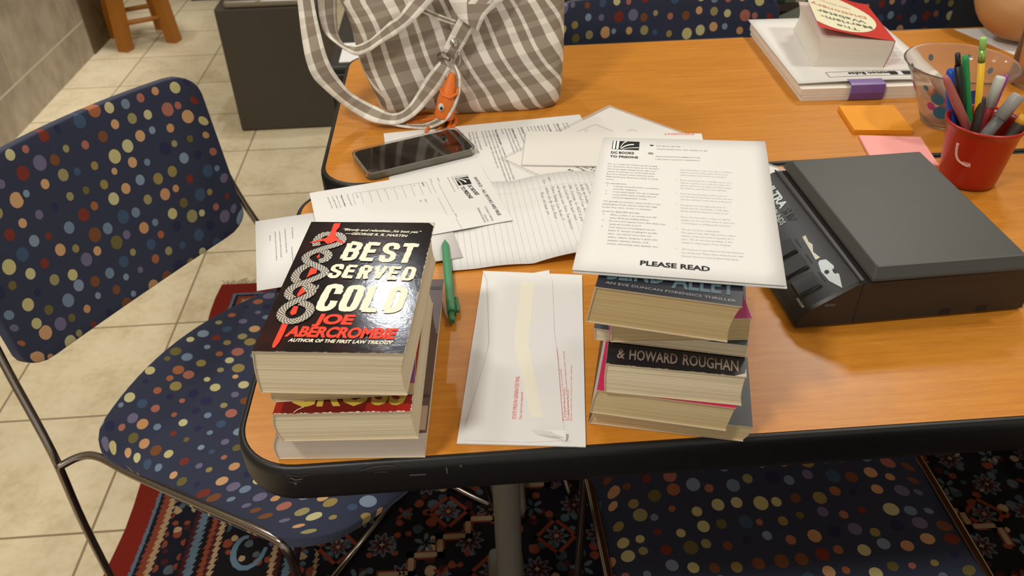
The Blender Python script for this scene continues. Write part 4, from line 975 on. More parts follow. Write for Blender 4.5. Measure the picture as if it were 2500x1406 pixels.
# handwritten lined letter with a raised fold
r = Vector((0.05, -0.9987, 0)).normalized(); dn = Vector((r.y, -r.x, 0))     # reading down the picture, lines advance to the left
O = V(0.500, 0.4490, TZ + 0.0022)                                                # page top left corner lies right, under the handout
LW, LH = 0.180, 0.335
def lined_h(s, t):                                                             # s along lines advance (0 = page bottom), t across
    a = 1 - s; x = a * LH
    cr = 0.246
    if x > cr: return 0.0018 * math.sin(min(1, (x - cr) / 0.06) * PI) + 0.0004
    q = (cr - x) / 0.13
    edge = 0.75 + 0.25 * (1 - t)
    return 0.0004 + (0.011 * edge * math.sin(min(1.0, q) * PI) ** 0.9 if q < 1 else 0)
bm = new()
def lp(a, b): return O + dn * a + r * b                                        # a: line advance, b: along the line
NXL, NYL = 48, 6
cs = [lp(LH, LW), lp(0, LW), lp(0, 0), lp(LH, 0)]
pt = sheet_mesh(bm, cs, 0.0003, NXL, NYL, lined_h)
def lwarp(p):
    q = p - O; a = q.dot(dn); b = q.dot(r); return p + V(0, 0, lined_h(1 - a / LH, 1 - b / LW) + 0.00015)
pg = Page(bm, O, r, lwarp)
for k in range(46):
    a = 0.012 + k * 0.00705
    if a < LH - 0.004: pg.rule(0.0, a, LW, a, 0.00028, 5, 6)
for k in range(24): pg.rule(0.031, k * LH / 24, 0.031, (k + 1) * LH / 24, 0.00028, 5)
hand = ['my name is written at the top of this', 'addiction program at the state', 'prison Substance Abuse treatment', 'facility my housing unit is C8 on', 'A bed 217 bed 1 low the P.O. box is', '5246, Corcoran, Ca, 93212 if you', 'Can Send me None hard covers', 'and western, none fiction, Tom Patterson', 'Fiction, Fantasy, Love Books of', 'thrillers also By Cherie Priest', 'Please and thank you']
for k, s in enumerate(hand):
    a = 0.0120 + (21 + k) * 0.00705 - 0.0009 - 0.012
    words = s.split(' '); x = 0.034 + (0.010 if k == 10 else 0.002 * rr.random())
    for wv in words:
        h = 0.0038 + 0.0007 * rr.random()
        x += pg.line(x, a + rr.uniform(-0.0006, 0.0006), wv, h, 1, cond=1.0, bold=-0.012, shear=rr.uniform(-0.05, 0.22), lift=0.0) + 0.0036
pg.line(0.010, 0.0120 + 29 * 0.00705 - 0.0129, 'Start', 0.0038, 1, cond=1.0, bold=-0.012, lift=0.0)
pg.line(0.014, 0.0120 + 30 * 0.00705 - 0.0129, 'Voss', 0.0038, 1, cond=1.0, bold=-0.012, lift=0.0)
tag(obj('lined_letter', bm, [M['paper']] + INK, base=(0.30, 0.35, TZ), recalc=False), 'handwritten letter on lined paper with a raised fold, left of the handout', 'paper')

# half sheet sticking out past the table's left end
P0, P1, P2 = V(-0.0476,0.3673,0.7442), V(-0.0230,0.2343,0.7442), V(0.1870,0.2743,0.7442)
ex = (P2 - P1).normalized(); ey = Vector((-ex.y, ex.x, 0))
c4 = [P1, P1 + ex * 0.2159, P1 + ex * 0.2159 + ey * 0.1397, P1 + ey * 0.1397]
bm = new(); sheet_mesh(bm, c4, 0.0004, 8, 2, lambda s, t: 0.0)
pg = Page(bm, c4[2], -ey)                                        # text reads downwards, page top to the right
for k, (x, y0, s) in enumerate(((0.026, 0.176, 'We received your note:'), (0.026, 0.184, 'Your letter has arrived at our office after a delay of'), (0.030, 0.190, 'a week and we had it here with the rest of the mail all'), (0.030, 0.195, 'and the best we could do is send these books on with care.'), (0.036, 0.201, 'All the best,'))):
    pg.line(x, y0, s, 0.0019, 2, cond=0.95)
pg.rule(0.066, 0.1775, 0.130, 0.1775, 0.00035, 1)
tag(obj('half_sheet', bm, [M['paper']] + INK, base=c4[0] + V(0, 0, -0.0042), recalc=False), 'half sheet with small type hanging past the left end of the front table', 'paper', 'half-letter slips')

# invoice slip
Q0, Q1, Q2 = V(0.0077,0.4215,0.7458), V(0.2185,0.4683,0.7458), V(0.2480,0.3414,0.7458)
ey = (Q2 - Q1).normalized(); ex = Vector((ey.y, -ey.x, 0)) * 1.0
if ex.dot(Q0 - Q1) < 0: ex = -ex
c4 = [Q2 + ex * 0.2159, Q2.copy(), Q2 - ey * 0.1397, Q2 - ey * 0.1397 + ex * 0.2159]
bm = new(); sheet_mesh(bm, c4, 0.0004)
IV = [V(0.2065,0.4454,0.7458),V(0.2317,0.3523,0.7458),V(0.1979,0.4265,0.7458),V(0.2076,0.4017,0.7458),V(0.1889,0.4237,0.7458),V(0.1998,0.3944,0.7458),V(0.2165,0.3743,0.7458),V(0.2241,0.3415,0.7458),V(0.2148,0.3562,0.7458),V(0.2185,0.3413,0.7458),V(0.2079,0.3726,0.7458),V(0.2149,0.3392,0.7458),V(0.1876,0.4272,0.7458),V(0.1819,0.4523,0.7458),V(0.1981,0.4551,0.7458)]
up = -ex
put_text(bm, 'INVOICE – ALL BOOKS ARE FREE', IV[0], IV[1], 0.0041, 1, up=up, bold=0.012)
put_text(bm, 'DC BOOKS', IV[2], IV[3], 0.0052, 1, up=up, bold=0.03); put_text(bm, 'TO PRISONS', IV[4], IV[5], 0.0052, 1, up=up, bold=0.03)
put_text(bm, 'DC BOOKS TO PRISONS', IV[6], IV[7], 0.0024, 2, up=up); put_text(bm, 'PO BOX 34190', IV[8], IV[9], 0.0024, 2, up=up); put_text(bm, 'WASHINGTON DC 20043-4190', IV[10], IV[11], 0.0024, 2, up=up)
lo = IV[13]; lx_ = (IV[12] - IV[13]); lyy = (IV[14] - IV[13])
logo(bm, lo, lx_.normalized(), lyy.normalized(), lx_.length, lyy.length, 1, 8)
pg = Page(bm, c4[2], ey)
def px_text(s, a, b, h, mi, bold=0.0): put_text(bm, s, a, b, h, mi, up=up, bold=bold, res=1)
for s, a, b, h, mi, bo in (('a 501(c)(3) nonprofit organization', V(0.1784,0.4512,0.7458), V(0.1870,0.4184,0.7458), 0.0018, 2, 0), ('www.dcbookstoprisons.org', V(0.1733,0.4496,0.7458), V(0.1824,0.4129,0.7458), 0.0018, 2, 0),
    ('Name', V(0.1605,0.4489,0.7458), V(0.1636,0.4392,0.7458), 0.002, 2, 0), ('Date', V(0.1812,0.3617,0.7458), V(0.1840,0.3542,0.7458), 0.002, 2, 0), ('ID #', V(0.1519,0.4467,0.7458), V(0.1540,0.4382,0.7458), 0.002, 2, 0),
    ('Book', V(0.1419,0.4384,0.7458), V(0.1446,0.4300,0.7458), 0.0022, 1, 0.02), ('Name', V(0.1460,0.3982,0.7458), V(0.1486,0.3903,0.7458), 0.002, 2, 0), ('ID', V(0.1402,0.3969,0.7458), V(0.1418,0.3919,0.7458), 0.002, 2, 0),
    ('TOTAL', V(0.0626,0.4187,0.7458), V(0.0658,0.4095,0.7458), 0.0018, 2, 0), ('You may write again in', V(0.0517,0.4198,0.7458), V(0.0600,0.3920,0.7458), 0.0018, 2, 0), ('Please do not write to', V(0.0444,0.4186,0.7458), V(0.0524,0.3909,0.7458), 0.0020, 1, 0.02), ('prisons. To see our', V(0.0392,0.4172,0.7458), V(0.0472,0.3895,0.7458), 0.0018, 2, 0), ('you will need this', V(0.0343,0.4168,0.7458), V(0.0431,0.3881,0.7458), 0.0018, 2, 0), ('mail could be better', V(0.0290,0.4154,0.7458), V(0.0378,0.3877,0.7458), 0.0018, 2, 0)):
    px_text(s, a, b, h, mi, bo)
for a, b in ((V(0.1626,0.4362,0.7458), V(0.1808,0.3645,0.7458)), (V(0.1830,0.3525,0.7458), V(0.1895,0.3281,0.7458)), (V(0.1540,0.4371,0.7458), V(0.1602,0.4113,0.7458)), (V(0.1622,0.4013,0.7458), V(0.1727,0.3608,0.7458)),
             (V(0.1474,0.4409,0.7458), V(0.1547,0.4109,0.7458)), (V(0.1378,0.4389,0.7458), V(0.1449,0.4090,0.7458)), (V(0.1283,0.4368,0.7458), V(0.1351,0.4061,0.7458)), (V(0.1179,0.4338,0.7458), V(0.1249,0.4033,0.7458)), (V(0.1080,0.4319,0.7458), V(0.1147,0.4015,0.7458)), (V(0.0976,0.4289,0.7458), V(0.1045,0.3997,0.7458)), (V(0.0878,0.4269,0.7458), V(0.0949,0.3978,0.7458)), (V(0.0785,0.4249,0.7458), V(0.0847,0.3979,0.7458)), (V(0.0682,0.4230,0.7458), V(0.0742,0.3962,0.7458)), (V(0.0585,0.4211,0.7458), V(0.0647,0.3934,0.7458)), (V(0.1474,0.4409,0.7458), V(0.0585,0.4211,0.7458))):
    add_line(bm, a, b, 0.0003, 2)
for q in range(7): px_text(str(q + 1), V(0.1334,0.4373,0.7458) + (V(0.0878,0.4269,0.7458) - V(0.1334,0.4373,0.7458)) * (q / 5.0) - up * 0.002 + ey * 0.004, V(0.1334,0.4373,0.7458) + (V(0.0878,0.4269,0.7458) - V(0.1334,0.4373,0.7458)) * (q / 5.0) - up * 0.002 + ey * 0.0054, 0.0018, 2)
tag(obj('invoice_slip', bm, [M['paper']] + INK + [flat('paper_mark', (242, 241, 240), 0.75, spec=0.2)], base=c4[0] + V(0, 0, -0.0058), recalc=False), 'invoice slip with a black book emblem lying left of the lined letter', 'paper', 'half-letter slips')

# printed handout lying on the right stack
HZ = 0.1492
c4 = [V(0.2732,0.0378,0.8892),V(0.4231,0.0031,0.8892),V(0.4800,0.2260,0.8892),V(0.3310,0.2512,0.8892)]
t = thing('printed_handout', 'printed two-column handout lying on top of the right stack of books', 'paper', c4[0])
bm = new(); sheet_mesh(bm, [p + V(0.0006, -0.0006, -0.0018) for p in c4], 0.0009); obj('under_sheet', bm, M['paper'], t, recalc=False)
bm = new(); sheet_mesh(bm, c4, 0.0005, 10, 10, lambda s, q: 0.0)
PR = [V(0.3241,0.0386,0.8892),V(0.3736,0.0254,0.8892),V(0.3326,0.2174,0.8892),V(0.3533,0.2135,0.8892),V(0.3305,0.2102,0.8892),V(0.3554,0.2049,0.8892),V(0.3770,0.2266,0.8892),V(0.3986,0.2228,0.8892),V(0.3757,0.2207,0.8892),V(0.4210,0.2117,0.8892),V(0.3719,0.2067,0.8892),V(0.4110,0.1996,0.8892),V(0.3704,0.2012,0.8892),V(0.4096,0.1943,0.8892),V(0.3347,0.2258,0.8892),V(0.3592,0.2209,0.8892),V(0.3388,0.2425,0.8892),V(0.3264,0.1972,0.8892),V(0.3851,0.1838,0.8892)]
put_text(bm, 'PLEASE READ', PR[0], PR[1], 0.0062, 1, bold=0.035)
put_text(bm, 'DC BOOKS', PR[2], PR[3], 0.0044, 1, bold=0.03); put_text(bm, 'TO PRISONS', PR[4], PR[5], 0.0040, 1, bold=0.03)
put_text(bm, 'PO BOX 34190', PR[6], PR[7], 0.0018, 2); put_text(bm, 'WASHINGTON, DC 20043-4190', PR[8], PR[9], 0.0018, 2); put_text(bm, 'dcbookstoprisons@gmail.org', PR[10], PR[11], 0.0018, 2); put_text(bm, 'a 501(c)(3) nonprofit organization', PR[12], PR[13], 0.0018, 2)
lx_ = PR[15] - PR[14]; lyy = PR[16] - PR[14]; logo(bm, PR[14], lx_.normalized(), lyy.normalized(), lx_.length, lyy.length, 1, 8)
rd = (PR[18] - PR[17]).normalized(); pg = Page(bm, PR[17], rd)
hx = [V(0.3730,0.2292,0.8892),V(0.3688,0.2134,0.8892)]
add_poly(bm, [hx[0] + rd * a - pg.d * b for a, b in ((0, -0.0018), (0.0019, 0.0004), (0.0013, 0.0013), (0, 0.0008), (-0.0013, 0.0013), (-0.0019, 0.0004))], 1, 0.0002)
for k in range(3): add_ribbon(bm, [hx[1] + rd * (0.0024 * (1 - k * 0.35) * math.cos(a)) + pg.d * 0.0017 * math.sin(a) for a in (q * PI / 8 for q in range(17))], 0.0004, 2, 0.0002)
left = [(0, 'We are a small, all volunteer group sending'), (0, 'free, donated books to prisoners in 34 states.'), (0, 'Our book supply changes by the day; it is a'), (0, 'catalog of sorts but, we work inside limits.'), (0, 'Resources listed in letters with the notes.'), (0, 'National Prisoner Resources Guide to check'), (0, 'service.'), (1, ''), (0, 'We typically have:'), (2, 'a variety of popular fiction, non-fiction,'), (3, 'and some magazines'), (2, 'a very small supply of books in Spanish'), (2, 'a very small supply of textbooks and'), (3, 'comics/manga/graphic novels.'), (1, ''), (0, 'We typically do not have: urban novels or role-'), (0, 'playing game books, and we never have legal'), (0, 'books, true crime, erotica, or westerns.'), (1, ''), (0, 'HOW TO REQUEST BOOKS:'), (2, 'Write a letter to us, include your full'), (3, 'name, ID # and mailing address.'), (2, 'Do not send requests more often than once'), (3, 'every six months at most.'), (2, 'Your chances of receiving books are'), (3, 'better if - instead of asking for specific'), (3, 'titles - you ask for more than one'), (3, 'author, subject, category or genre (for'), (3, 'example: mystery, history, sci-fi,'), (3, 'science, astronomy, learn Spanish, etc.)')]
y = 0.0
for kind, s in left:
    if kind == 1: y += 0.0022; continue
    x = 0.007 if kind >= 2 else 0.0
    if kind == 2: pg.line(0.001, y, '•', 0.0034, 2)
    if s: pg.line(x, y, s, 0.0021, 2, cond=0.86)
    y += 0.00475
right = ['Our information on the next day or a full list', 'what you need us that states where your', 'return always mail of how it is checked.', '', 'If you want books for a specific course or a', 'subject, include a note with the name of it', 'and we will look; we cannot promise them,', 'the shelf we send from is not a library.', '', 'If you are moving please tell us of it or', 'we send the books there and they are lost', 'and you will not receive them in the post.', '', 'Donations are not expected, but if a', 'friend of yours would like to help then', 'please tell them where to write to us.', '', 'Please do not write to other or ask for', 'stamps, we do not have them to send you', 'or envelopes or writing pads and pens.', '', 'We do not have a waiting list.', 'We cannot help with legal work or other', 'matters of the law such as appeals, or a', 'place. We do not have printing, or the', 'means to send copies of any of them.', '', 'We hope you enjoy these books and that you', 'are doing well. Please share these books with', 'friends when you have finished with them.']
y = 0.0040
for k, s in enumerate(right):
    if s: pg.line(0.0640, y, s, 0.0021, 3, cond=0.86)
    if k and not right[k - 1]: pg.line(0.0600, y, '•', 0.003, 3)
    y += 0.0047
obj('top_sheet', bm, [M['paper']] + INK + [M['paper_mark']], t, recalc=False)

# long envelope in front, back side up
c4 = [V(0.1781,0.0097,0.7416),V(0.2825,-0.0032,0.7416),V(0.3126,0.2329,0.7416),V(0.2101,0.2505,0.7416)]
t = thing('envelope', 'white envelope with its flap side up, lying between the two stacks of books', 'envelope', c4[0], 'long white envelopes')
bm = new(); sheet_mesh(bm, c4, 0.0012); 
def eq(s, q): return (c4[0] * (1 - s) + c4[1] * s) * (1 - q) + (c4[3] * (1 - s) + c4[2] * s) * q
ET = [V(0.2284,0.0317,0.7416),V(0.2355,0.0840,0.7416),V(0.2330,0.0308,0.7416),V(0.2368,0.0632,0.7416),V(0.2680,0.0273,0.7416),V(0.2740,0.1197,0.7416),V(0.2709,0.0270,0.7416),V(0.2737,0.0902,0.7416),V(0.2734,0.0268,0.7416),V(0.2794,0.1145,0.7416),V(0.2688,0.0264,0.7416),V(0.2746,0.0657,0.7416),V(0.2722,0.0266,0.7416),V(0.2772,0.0637,0.7416),V(0.2750,0.0263,0.7416),V(0.2839,0.0946,0.7416),V(0.2769,0.1947,0.7416),V(0.2807,0.2295,0.7416)]
for k, s in enumerate(('This correspondence originated from a', 'California state prison facility', 'The department has neither inspected nor read this and is not responsible for it', 'nor is any of the contents; if it is forwarded', 'or includes any threats of concern please notify the sender of this mail', 'If you do not wish', 'for any further letters', 'please return the enclosed to this address', 'State prison mail')):
    put_text(bm, s, ET[2 * k], ET[2 * k + 1], (0.0015 if k > 1 else 0.0022) if k else 0.0036, 4, res=1)
obj('body', bm, [M['paper']] + INK, t, recalc=False)
SF = [V(0.2097,0.2496,0.7416),V(0.2130,0.2343,0.7416),V(0.2103,0.1335,0.7416),V(0.2061,0.1111,0.7416),V(0.1856,0.0278,0.7416),V(0.1777,0.0115,0.7416),V(0.1773,0.0127,0.7416)]
FL = [V(0.2150,0.2317,0.7416),V(0.2792,0.2441,0.7416),V(0.2792,0.2373,0.7416),V(0.2807,0.2253,0.7416),V(0.2735,0.1433,0.7416),V(0.2719,0.1012,0.7416),V(0.2672,0.0274,0.7416),V(0.2678,0.0046,0.7416),V(0.2387,0.0050,0.7416),V(0.1846,0.0121,0.7416),V(0.1858,0.0270,0.7416),V(0.2064,0.1110,0.7416),V(0.2109,0.1334,0.7416)]
bm = new()
a = [bm.verts.new(p + V(0, 0, 0.0001)) for p in FL]; b = [bm.verts.new(p + V(0, 0, 0.0006)) for p in FL]; n = len(FL)
bm.faces.new(b)
for k in range(n): bm.faces.new((a[k], a[(k + 1) % n], b[(k + 1) % n], b[k]))
GS = [V(0.2487,0.2252,0.7422),V(0.2618,0.2239,0.7422),V(0.2540,0.1691,0.7422),V(0.2473,0.1293,0.7422),V(0.2496,0.0742,0.7422),V(0.2512,0.0313,0.7422),V(0.2411,0.0323,0.7422),V(0.2378,0.0753,0.7422),V(0.2345,0.1190,0.7422),V(0.2347,0.1383,0.7422),V(0.2403,0.1704,0.7422)]
f = add_poly(bm, GS, 7, 0.0001)
for k in (0, 1):
    put_text(bm, ('STATE PRISON GENERATED MAIL', 'This mail is not inspected')[k], ET[2 * k] + V(0, 0, 0.0006), ET[2 * k + 1] + V(0, 0, 0.0006), 0.0036 if k == 0 else 0.0022, 4, lift=0.0002)
LF = [V(0.2397,0.0185,0.7422),V(0.2438,0.0129,0.7422),V(0.2544,0.0082,0.7422),V(0.2628,0.0063,0.7422),V(0.2668,0.0030,0.7422),V(0.2674,0.0041,0.7422),V(0.2673,0.0093,0.7422),V(0.2592,0.0115,0.7422),V(0.2495,0.0143,0.7422)]
n2 = len(LF)
lifts = [0.0, 0.0, 0.0, 0.0, 0.0, 0.003, 0.006, 0.005, 0.003]
add_poly(bm, [p + V(0, 0, l) for p, l in zip(LF, lifts)], 6, 0.0002)
f = bm.faces.new([bm.verts.new(p + V(0, 0, 0.0003 + l)) for p, l in zip(LF[4:], lifts[4:])])
obj('flap', bm, [M['paper']] + INK, t, recalc=False)
for k in range(1):
    bm = new(); pts = SF[:5]
    for p, q in zip(pts, pts[1:]): add_line(bm, p + V(0, 0, 0.0002), q + V(0, 0, 0.0002), 0.0007, 0)
    obj('side_seam', bm, M['crease'], t, recalc=False)

# far sheet under the person's elbow
c4 = [V(1.135, 0.60, TZ + 0.0008), V(1.35, 0.60, TZ + 0.0008), V(1.34, 0.885, TZ + 0.0008), V(1.055, 0.893, TZ + 0.0008)]
bm = new(); sheet_mesh(bm, c4, 0.0006); tag(obj('blank_sheet', bm, M['paper'], base=c4[0], recalc=False), "white sheet at the far right under the seated person's elbow", 'paper')

# ================================================================ phone
flat('phone_glass', (10, 10, 13), 0.06, spec=0.6, coat=0.5); flat('phone_frame', (150, 160, 152), 0.3, metal=0.4); flat('case_clear', (226, 218, 210), 0.06, trans=0.93, ior=1.22, spec=0.5)
PA, PB, PC_, PD = V(0.0542,0.5249,0.7485), V(0.1879,0.5822,0.7485), V(0.2093,0.5137,0.7485), V(0.0709,0.4589,0.7485)
ctr = (PA + PB + PC_ + PD) / 4; ex = ((PB - PA) + (PC_ - PD)).normalized(); ey = Vector((-ex.y, ex.x, 0))
Fm = Matrix(((ex.x, ey.x, 0, ctr.x), (ex.y, ey.y, 0, ctr.y), (0, 0, 1, TZ + 0.0008), (0, 0, 0, 1)))
t = thing('smartphone', 'dark smartphone in a clear case lying across the printed letter in front of the bag', 'phone', (ctr.x, ctr.y, TZ + 0.0008))
HL, HW, CR = 0.0755, 0.0370, 0.0125
def loop(off, z): return [Fm @ Vector((p[0], p[1], z)) for p in rrect(-HL, -HW, HL, HW, CR, 8, off)]
def rr_inset(off, z): return [Fm @ Vector((p[0], p[1], z)) for p in rrect(-HL + 0.002, -HW + 0.002, HL - 0.002, HW - 0.002, CR - 0.002, 8, off)]
bm = new(); L = add_sweep(bm, [rr_inset(-0.0012, 0.0012), rr_inset(0, 0.002), rr_inset(0, 0.0085), rr_inset(-0.0012, 0.0094)], close=False); bm.faces.new(L[0]); bm.faces.new(L[-1])
obj('body', bm, M['phone_frame'], t, auto=A30)
bm = new(); bm.faces.new([bm.verts.new(p) for p in rr_inset(-0.0018, 0.0096)]); L = add_sweep(bm, [rr_inset(-0.0018, 0.0096), rr_inset(-0.0011, 0.0092)], close=False); o = obj('screen', bm, M['phone_glass'], t)
bm = new(); add_sweep(bm, [loop(-0.0022, 0.0004), loop(-0.0006, 0.0004), loop(0, 0.0012), loop(0, 0.0098), loop(-0.0006, 0.0106), loop(-0.0016, 0.0106), loop(-0.00195, 0.0100), loop(-0.00195, 0.0020)])
cs_ = obj('clear_case', bm, M['case_clear'], t)
bm = new(); add_box(bm, (0.012, -HW - 0.0010, 0.0035), (0.030, -HW + 0.0003, 0.0075), bevel=0.0006, mtx=Fm); obj('button', bm, M['case_clear'], cs_)
bm = new(); add_box(bm, (-0.036, HW - 0.0003, 0.0035), (-0.020, HW + 0.0010, 0.0075), bevel=0.0006, mtx=Fm); obj('button', bm, M['case_clear'], cs_)

# ================================================================ green pen
flat('pen_green', (70, 142, 98), 0.4); flat('pen_green_dark', (56, 122, 82), 0.4)
a, b = V(0.1701,0.3070,0.7460), V(0.1765,0.1634,0.7450)
t = thing('ballpoint_pen', 'green click pen lying beside the left stack of books', 'pen', (a + b) / 2)
ax = (b - a).normalized(); L = (b - a).length
def ptube(name, parts, m, par): bm = new(); add_tube(bm, [a + ax * L * q for q, _ in parts], [r for _, r in parts], 20); return obj(name, bm, m, par)
ptube('barrel', [(0.0, 0.0008), (0.02, 0.0016), (0.06, 0.0036), (0.09, 0.0043), (0.5, 0.0045), (0.86, 0.0045), (0.90, 0.0042)], M['pen_green'], t)
ptube('click_button', [(0.90, 0.0030), (0.985, 0.0030), (1.0, 0.0026)], M['pen_green_dark'], t)
sd = Vector((-ax.y, ax.x, 0)); sd = sd if sd.x > 0 else -sd
bm = new(); c0 = a + ax * L * 0.74 + sd * 0.0066
add_tube(bm, [a + ax * L * 0.885 + sd * 0.0035, a + ax * L * 0.89 + sd * 0.0066, a + ax * L * 0.82 + sd * 0.0066, c0, a + ax * L * 0.735 + sd * 0.0052], [0.0017, 0.0019, 0.0018, 0.0016, 0.0014], 10)
obj('clip', bm, M['pen_green_dark'], t)

# ================================================================ postal scale
flat('scale_black', (40, 38, 36), 0.38, bump=0.05, bscale=1500); flat('scale_plate', (66, 67, 64), 0.42, spec=0.35, bump=0.06, bscale=1800); flat('scale_key', (34, 36, 38), 0.45); flat('scale_print', (196, 206, 208), 0.5); flat('scale_print_cream', (206, 202, 184), 0.5); flat('scale_print_grey', (74, 80, 84), 0.5)
SO = V(0.4990,0.1258,0.7405); sx = (V(0.7232,0.1351,0.7405) - SO).normalized(); sy = Vector((-sx.y, sx.x, 0))
Sm = Matrix(((sx.x, sy.x, 0, SO.x), (sx.y, sy.y, 0, SO.y), (0, 0, 1, TZ), (0, 0, 0, 1)))
t = thing('postal_scale', 'black postal scale with a flat grey weighing plate on the right of the front table', 'scale', (SO + sx * 0.115 + sy * 0.108))
SD = 0.216; SW = 0.232
prof = [(0.002, 0.003), (0.0, 0.006), (0.0035, 0.0140), (0.008, 0.0205), (0.014, 0.0262), (0.0525, 0.0500), (0.057, 0.0512), (0.062, 0.0515), (SW - 0.004, 0.0515), (SW, 0.048), (SW, 0.006), (SW - 0.003, 0.003)]
bm = new()
rows = []
for k, yv in enumerate((0.0, 0.003, SD - 0.003, SD)):
    q = 0.0025 if k in (0, 3) else 0.0
    rows.append([bm.verts.new(Sm @ Vector((min(max(x, q), SW - q), yv, max(0.003, z - q)))) for x, z in prof])
for r0, r1 in zip(rows, rows[1:]):
    for k in range(len(prof)): bm.faces.new((r0[k], r0[(k + 1) % len(prof)], r1[(k + 1) % len(prof)], r1[k]))
bm.faces.new(rows[0]); bm.faces.new(rows[-1])
for x in (0.145, 0.182): add_box(bm, (x, -0.0004, 0.0035), (x + 0.010, 0.001, 0.010), mi=1, mtx=Sm)
add_box(bm, (0.058, -0.0003, 0.003), (0.0588, 0.0005, 0.0505), mi=1, mtx=Sm); add_box(bm, (0.0555, 0.001, 0.0505), (0.0570, SD, 0.0518), mi=1, mtx=Sm)
add_box(bm, (0.026, -0.0003, 0.026), (0.036, 0.0005, 0.0285), mi=2, mtx=Sm)
base = obj('base', bm, [M['scale_black'], M['near_black'], M['scale_print_grey']], t, auto=math.radians(30))
for x in (0.02, SW - 0.02):
    for yv in (0.02, SD - 0.02):
        bm = new(); add_lathe(bm, [(0, 0), (0.007, 0), (0.008, 0.0035), (0, 0.0035)], Sm @ Vector((x, yv, 0.0)), 14); obj('foot', bm, M['near_black'], t)
# sloping control strip: frame on the slope
s0, s1 = Vector((0.014, 0, 0.0262)), Vector((0.0525, 0, 0.0500)); sl = (s1 - s0).normalized(); nl = Vector((-sl.z, 0, sl.x))
def SP(v, b, lift=0.0): return Sm @ (s0 + sl * v + Vector((0, b, 0)) + nl * lift)      # v up the slope, b along the depth
nw = (Sm.to_3x3() @ nl).normalized(); uw = (Sm.to_3x3() @ sl).normalized(); dw = -sy
for k, b in enumerate((0.030, 0.060, 0.088)):
    bm = new(); q = 0.0115
    lo = [SP(-0.006, b - q, -0.002), SP(0.019, b - q, 0.001), SP(0.019, b + q, 0.001), SP(-0.006, b + q, -0.002)]
    hi = [p + nw * 0.0030 for p in (SP(-0.004, b - q + 0.002, 0), SP(0.017, b - q + 0.002, 0.0005), SP(0.017, b + q - 0.002, 0.0005), SP(-0.004, b + q - 0.002, 0))]
    lo = [bm.verts.new(p) for p in lo]; hi = [bm.verts.new(p) for p in hi]
    bm.faces.new(hi); bm.faces.new(lo)
    for j in range(4): bm.faces.new((lo[j], lo[(j + 1) % 4], hi[(j + 1) % 4], hi[j]))
    for j in range(1): add_box(bm, (0, 0, 0), (0.0016, 0.016, 0.0008), mi=1, mtx=Matrix.Translation(SP(0.0225, b - 0.008, -0.0002)) @ Sm.to_3x3().to_4x4())
    o = obj('button', bm, [M['scale_key'], M['near_black']], t); md = o.modifiers.new('bevel', 'BEVEL'); md.width = 0.0012; md.segments = 3
bm = new()
def emb(pts, mi): f = bm.faces.new([bm.verts.new(SP(v, b - 0.012, 0.0004)) for v, b in pts]); f.material_index = mi
put_text(bm, 'ULTRA', SP(0.029, 0.199, 0.0002), SP(0.029, 0.149, 0.0002), 0.0090, 0, normal=nw, up=uw, bold=0.04, lift=0.0003)
put_text(bm, 'SHIP', SP(0.029, 0.147, 0.0002), SP(0.029, 0.122, 0.0002), 0.0090, 2, normal=nw, up=uw, bold=0.03, lift=0.0003)
put_text(bm, '75 POUNDS', SP(0.0195, 0.168, 0.0002), SP(0.0195, 0.125, 0.0002), 0.0062, 0, normal=nw, up=uw, bold=0.03, lift=0.0003)
obj('brand_lettering', bm, [M['scale_print'], M['scale_print_cream'], M['scale_print_grey'], M['scale_key']], t, recalc=False); bm = new()
emb([(0.0300, 0.105), (0.0335, 0.105), (0.0322, 0.094), (0.0338, 0.088), (0.0300, 0.078), (0.0322, 0.066), (0.0275, 0.066), (0.0285, 0.080)], 1)
emb([(0.0355, 0.060), (0.0378, 0.047), (0.0345, 0.040), (0.0372, 0.034), (0.0320, 0.016), (0.0262, 0.032), (0.0252, 0.048), (0.0275, 0.060), (0.0300, 0.063)], 0)
f = bm.faces.new([bm.verts.new(SP(0.0292 + 0.0022 * math.cos(a), 0.032 + 0.0030 * math.sin(a), 0.0006)) for a in (k * PI / 6 for k in range(12))]); f.material_index = 3
f = bm.faces.new([bm.verts.new(SP(0.0352 + 0.0012 * math.cos(a), 0.028 + 0.0040 * math.sin(a), 0.0006)) for a in (k * PI / 6 for k in range(12))]); f.material_index = 3
obj('emblem', bm, [M['scale_print'], M['scale_print_cream'], M['scale_print_grey'], M['scale_key']], t, recalc=False); bm = new()
put_text(bm, 'ON/OFF', SP(-0.008, 0.020, -0.0005), SP(-0.008, 0.005, -0.0005), 0.0026, 1, normal=nw, up=uw, lift=0.0008)
obj('key_lettering', bm, [M['scale_print'], M['scale_print_cream'], M['scale_print_grey'], M['scale_key']], t, recalc=False)
PT = [V(0.5683,0.1334,0.8055),V(0.7099,0.1378,0.8055),V(0.7089,0.3427,0.8055),V(0.5621,0.3371,0.8055)]
pc = sum(PT, Vector()) / 4
def plate(off, z): return [pc + (p - pc) + ((p - pc).normalized() * off * 1.35) + V(0, 0, z) for p in PT]
bm = new(); L = [[bm.verts.new(p) for p in plate(o_, z_)] for o_, z_ in ((0.002, -0.0125), (0.0085, -0.0118), (0.0085, -0.0085), (0.0015, -0.0006), (0.0, 0.0))]
for r0, r1 in zip(L, L[1:]):
    for k in range(4): bm.faces.new((r0[k], r0[(k + 1) % 4], r1[(k + 1) % 4], r1[k]))
bm.faces.new(L[0]); bm.faces.new(L[-1])
o = obj('weighing_plate', bm, M['scale_plate'], t); md = o.modifiers.new('bevel', 'BEVEL'); md.width = 0.0012; md.segments = 2

